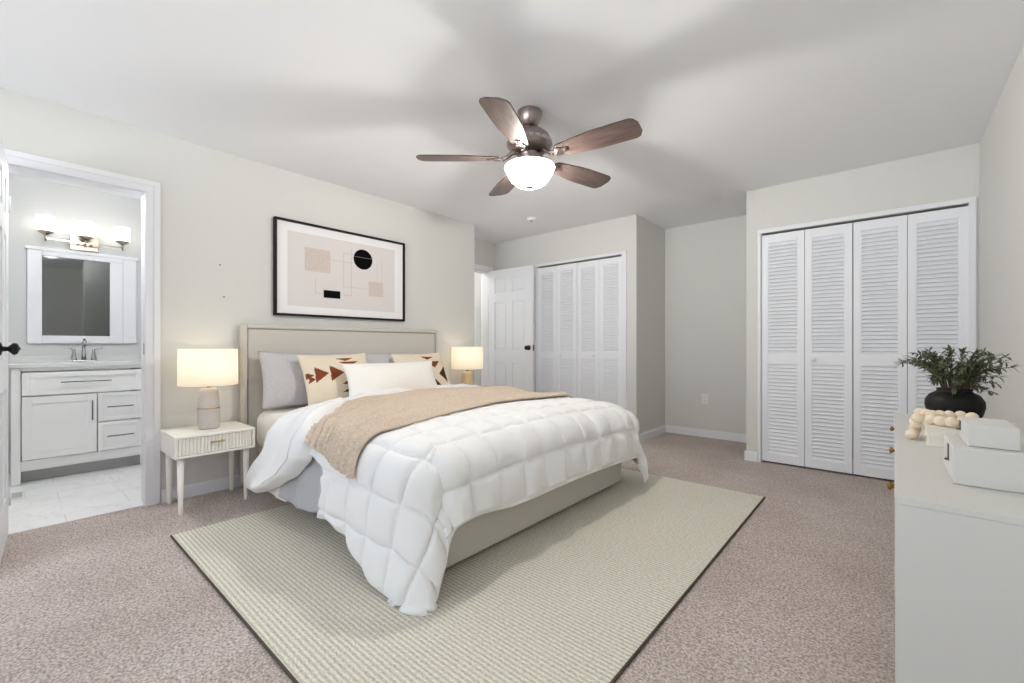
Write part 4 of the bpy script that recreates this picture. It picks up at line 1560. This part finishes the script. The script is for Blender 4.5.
# books
def book(x0, x1, y0, y1, z0, z1, label):
    t = thing('book', label, 'book', ((x0 + x1) / 2, (y0 + y1) / 2, z0), 'books under the wooden beads')
    m_ = MB()
    m_.box(x0, x1, y0, y1, z0, z0 + 0.003, 0.0008)
    m_.box(x0, x1, y0, y1, z1 - 0.003, z1, 0.0008)
    m_.box(x1 - 0.004, x1, y0, y1, z0 + 0.003, z1 - 0.003)
    m_.build('cover', M['book_cover'], t)
    MB().box(x0 + 0.004, x1 - 0.004, y0 + 0.004, y1 - 0.004, z0 + 0.003, z1 - 0.003).build('pages', M['book_page'], t)


book(3.722, 3.890, 1.676, 1.905, 0.7603, 0.7875, 'cream book lying at the bottom under the beads')
book(3.719, 3.886, 1.680, 1.908, 0.7878, 0.8150, 'cream book lying on top, with the beads over it')

# bead garland
gar = thing('bead_garland', 'garland of pale wooden beads draped over the two cream books', 'garland', (3.74, 1.8, 0.7605))
bead_pts = [(3.692, 1.765, 0.7755), (3.697, 1.797, 0.7755), (3.703, 1.832, 0.7850), (3.7030, 1.862, 0.8020), (3.715, 1.880, 0.8300), (3.728, 1.862, 0.8300), (3.741, 1.838, 0.8300), (3.759, 1.853, 0.8300),
            (3.779, 1.856, 0.8300), (3.804, 1.868, 0.8300), (3.826, 1.850, 0.8300), (3.812, 1.742, 0.8300), (3.791, 1.706, 0.8300), (3.771, 1.694, 0.8300), (3.751, 1.704, 0.8300), (3.733, 1.722, 0.8300),
            (3.7060, 1.775, 0.8240), (3.7030, 1.800, 0.8020), (3.860, 1.600, 0.7755), (3.872, 1.575, 0.7755)]
MB().tube(bead_pts[:11], 0.0018, 6).build('string', M['twine'], gar)
bead_me = None
for (x, y, z) in bead_pts:
    if bead_me is None:
        b0 = MB().ball((x, y, z), 0.0146, scale=(1.0, 1.0, 0.95)).build('bead', M['bead'], gar, origin=(x, y, z))
        bead_me = b0.data
        bz = b0.location - Vector((x, y, z))
    else:
        b1 = b0.copy(); COL.objects.link(b1)
        b1.location = Vector((x, y, z)) + bz
        b1.rotation_euler = (x * 40, y * 31, 0.3)

# black vase with greenery
vx, vy, vz = 3.818, 2.215, 0.7605
pl = thing('potted_plant', 'leafy green sprigs in a squat black clay vase on the dresser', 'plant', (vx, vy, vz))
MB().lathe([(0.0, 0.0), (0.048, 0.0), (0.056, 0.006), (0.071, 0.035), (0.078, 0.064), (0.077, 0.084), (0.066, 0.104), (0.049, 0.114), (0.045, 0.120), (0.048, 0.126), (0.042, 0.127), (0.038, 0.116), (0.0, 0.09)], (0, 0, 0), 48).build('vase', M['vase'], pl, world=False)
random.seed(7)
st = MB(); lv = MB()


def leaf(m_, base, d, up, L, W):
    d = d.normalized()
    side = d.cross(up)
    side = side.normalized() if side.length > 1e-6 else d.orthogonal().normalized()
    nrm = side.cross(d)
    pts = []
    prof_ = [(0.0, 0.06), (0.25, 0.8), (0.5, 1.0), (0.78, 0.62), (1.0, 0.03)]
    rows_ = []
    for (t, w_) in prof_:
        c_ = base + d * (L * t) - nrm * (0.18 * L * t * t)
        rows_.append([c_ + side * (W * w_) + nrm * (0.25 * W * w_), c_, c_ - side * (W * w_) + nrm * (0.25 * W * w_)])
    m_.grid(rows_)


for k in range(62):
    a = 2.399963 * k + random.uniform(-0.15, 0.15)
    reach = random.uniform(0.05, 0.145)
    hgt = random.uniform(-0.01, 0.140) if reach < 0.125 else random.uniform(0.07, 0.115)
    p0 = Vector((0.028 * math.cos(a), 0.028 * math.sin(a), 0.112))
    p3 = Vector((reach * math.cos(a), reach * math.sin(a), 0.125 + hgt))
    p1 = p0 + Vector((0.012 * math.cos(a), 0.012 * math.sin(a), 0.04 + 0.35 * hgt))
    p2 = p0.lerp(p3, 0.55) + Vector((0, 0, 0.02 + 0.25 * hgt))
    pts = []
    for i in range(13):
        t = i / 12.0
        pts.append(p0 * (1 - t) ** 3 + p1 * 3 * t * (1 - t) ** 2 + p2 * 3 * t * t * (1 - t) + p3 * t ** 3)
    st.tube(pts, 0.0014, 5, radii=[0.0022 - 0.0012 * i / 12 for i in range(13)])
    for i in range(4, 13):
        for s_ in range(3 if i < 12 else 4):
            dr_ = (pts[min(i + 1, 12)] - pts[i - 1]).normalized()
            rv = Vector((random.uniform(-1, 1), random.uniform(-1, 1), random.uniform(-0.8, 0.9)))
            leaf(lv, pts[i], dr_ * 0.55 + rv * 1.0, Vector((random.uniform(-.4, .4), random.uniform(-.4, .4), 1)), random.uniform(0.017, 0.028), random.uniform(0.0028, 0.0044))
st.build('stems', M['stem'], pl, world=False)
lv.build('foliage', M['leaf'], pl, world=False)
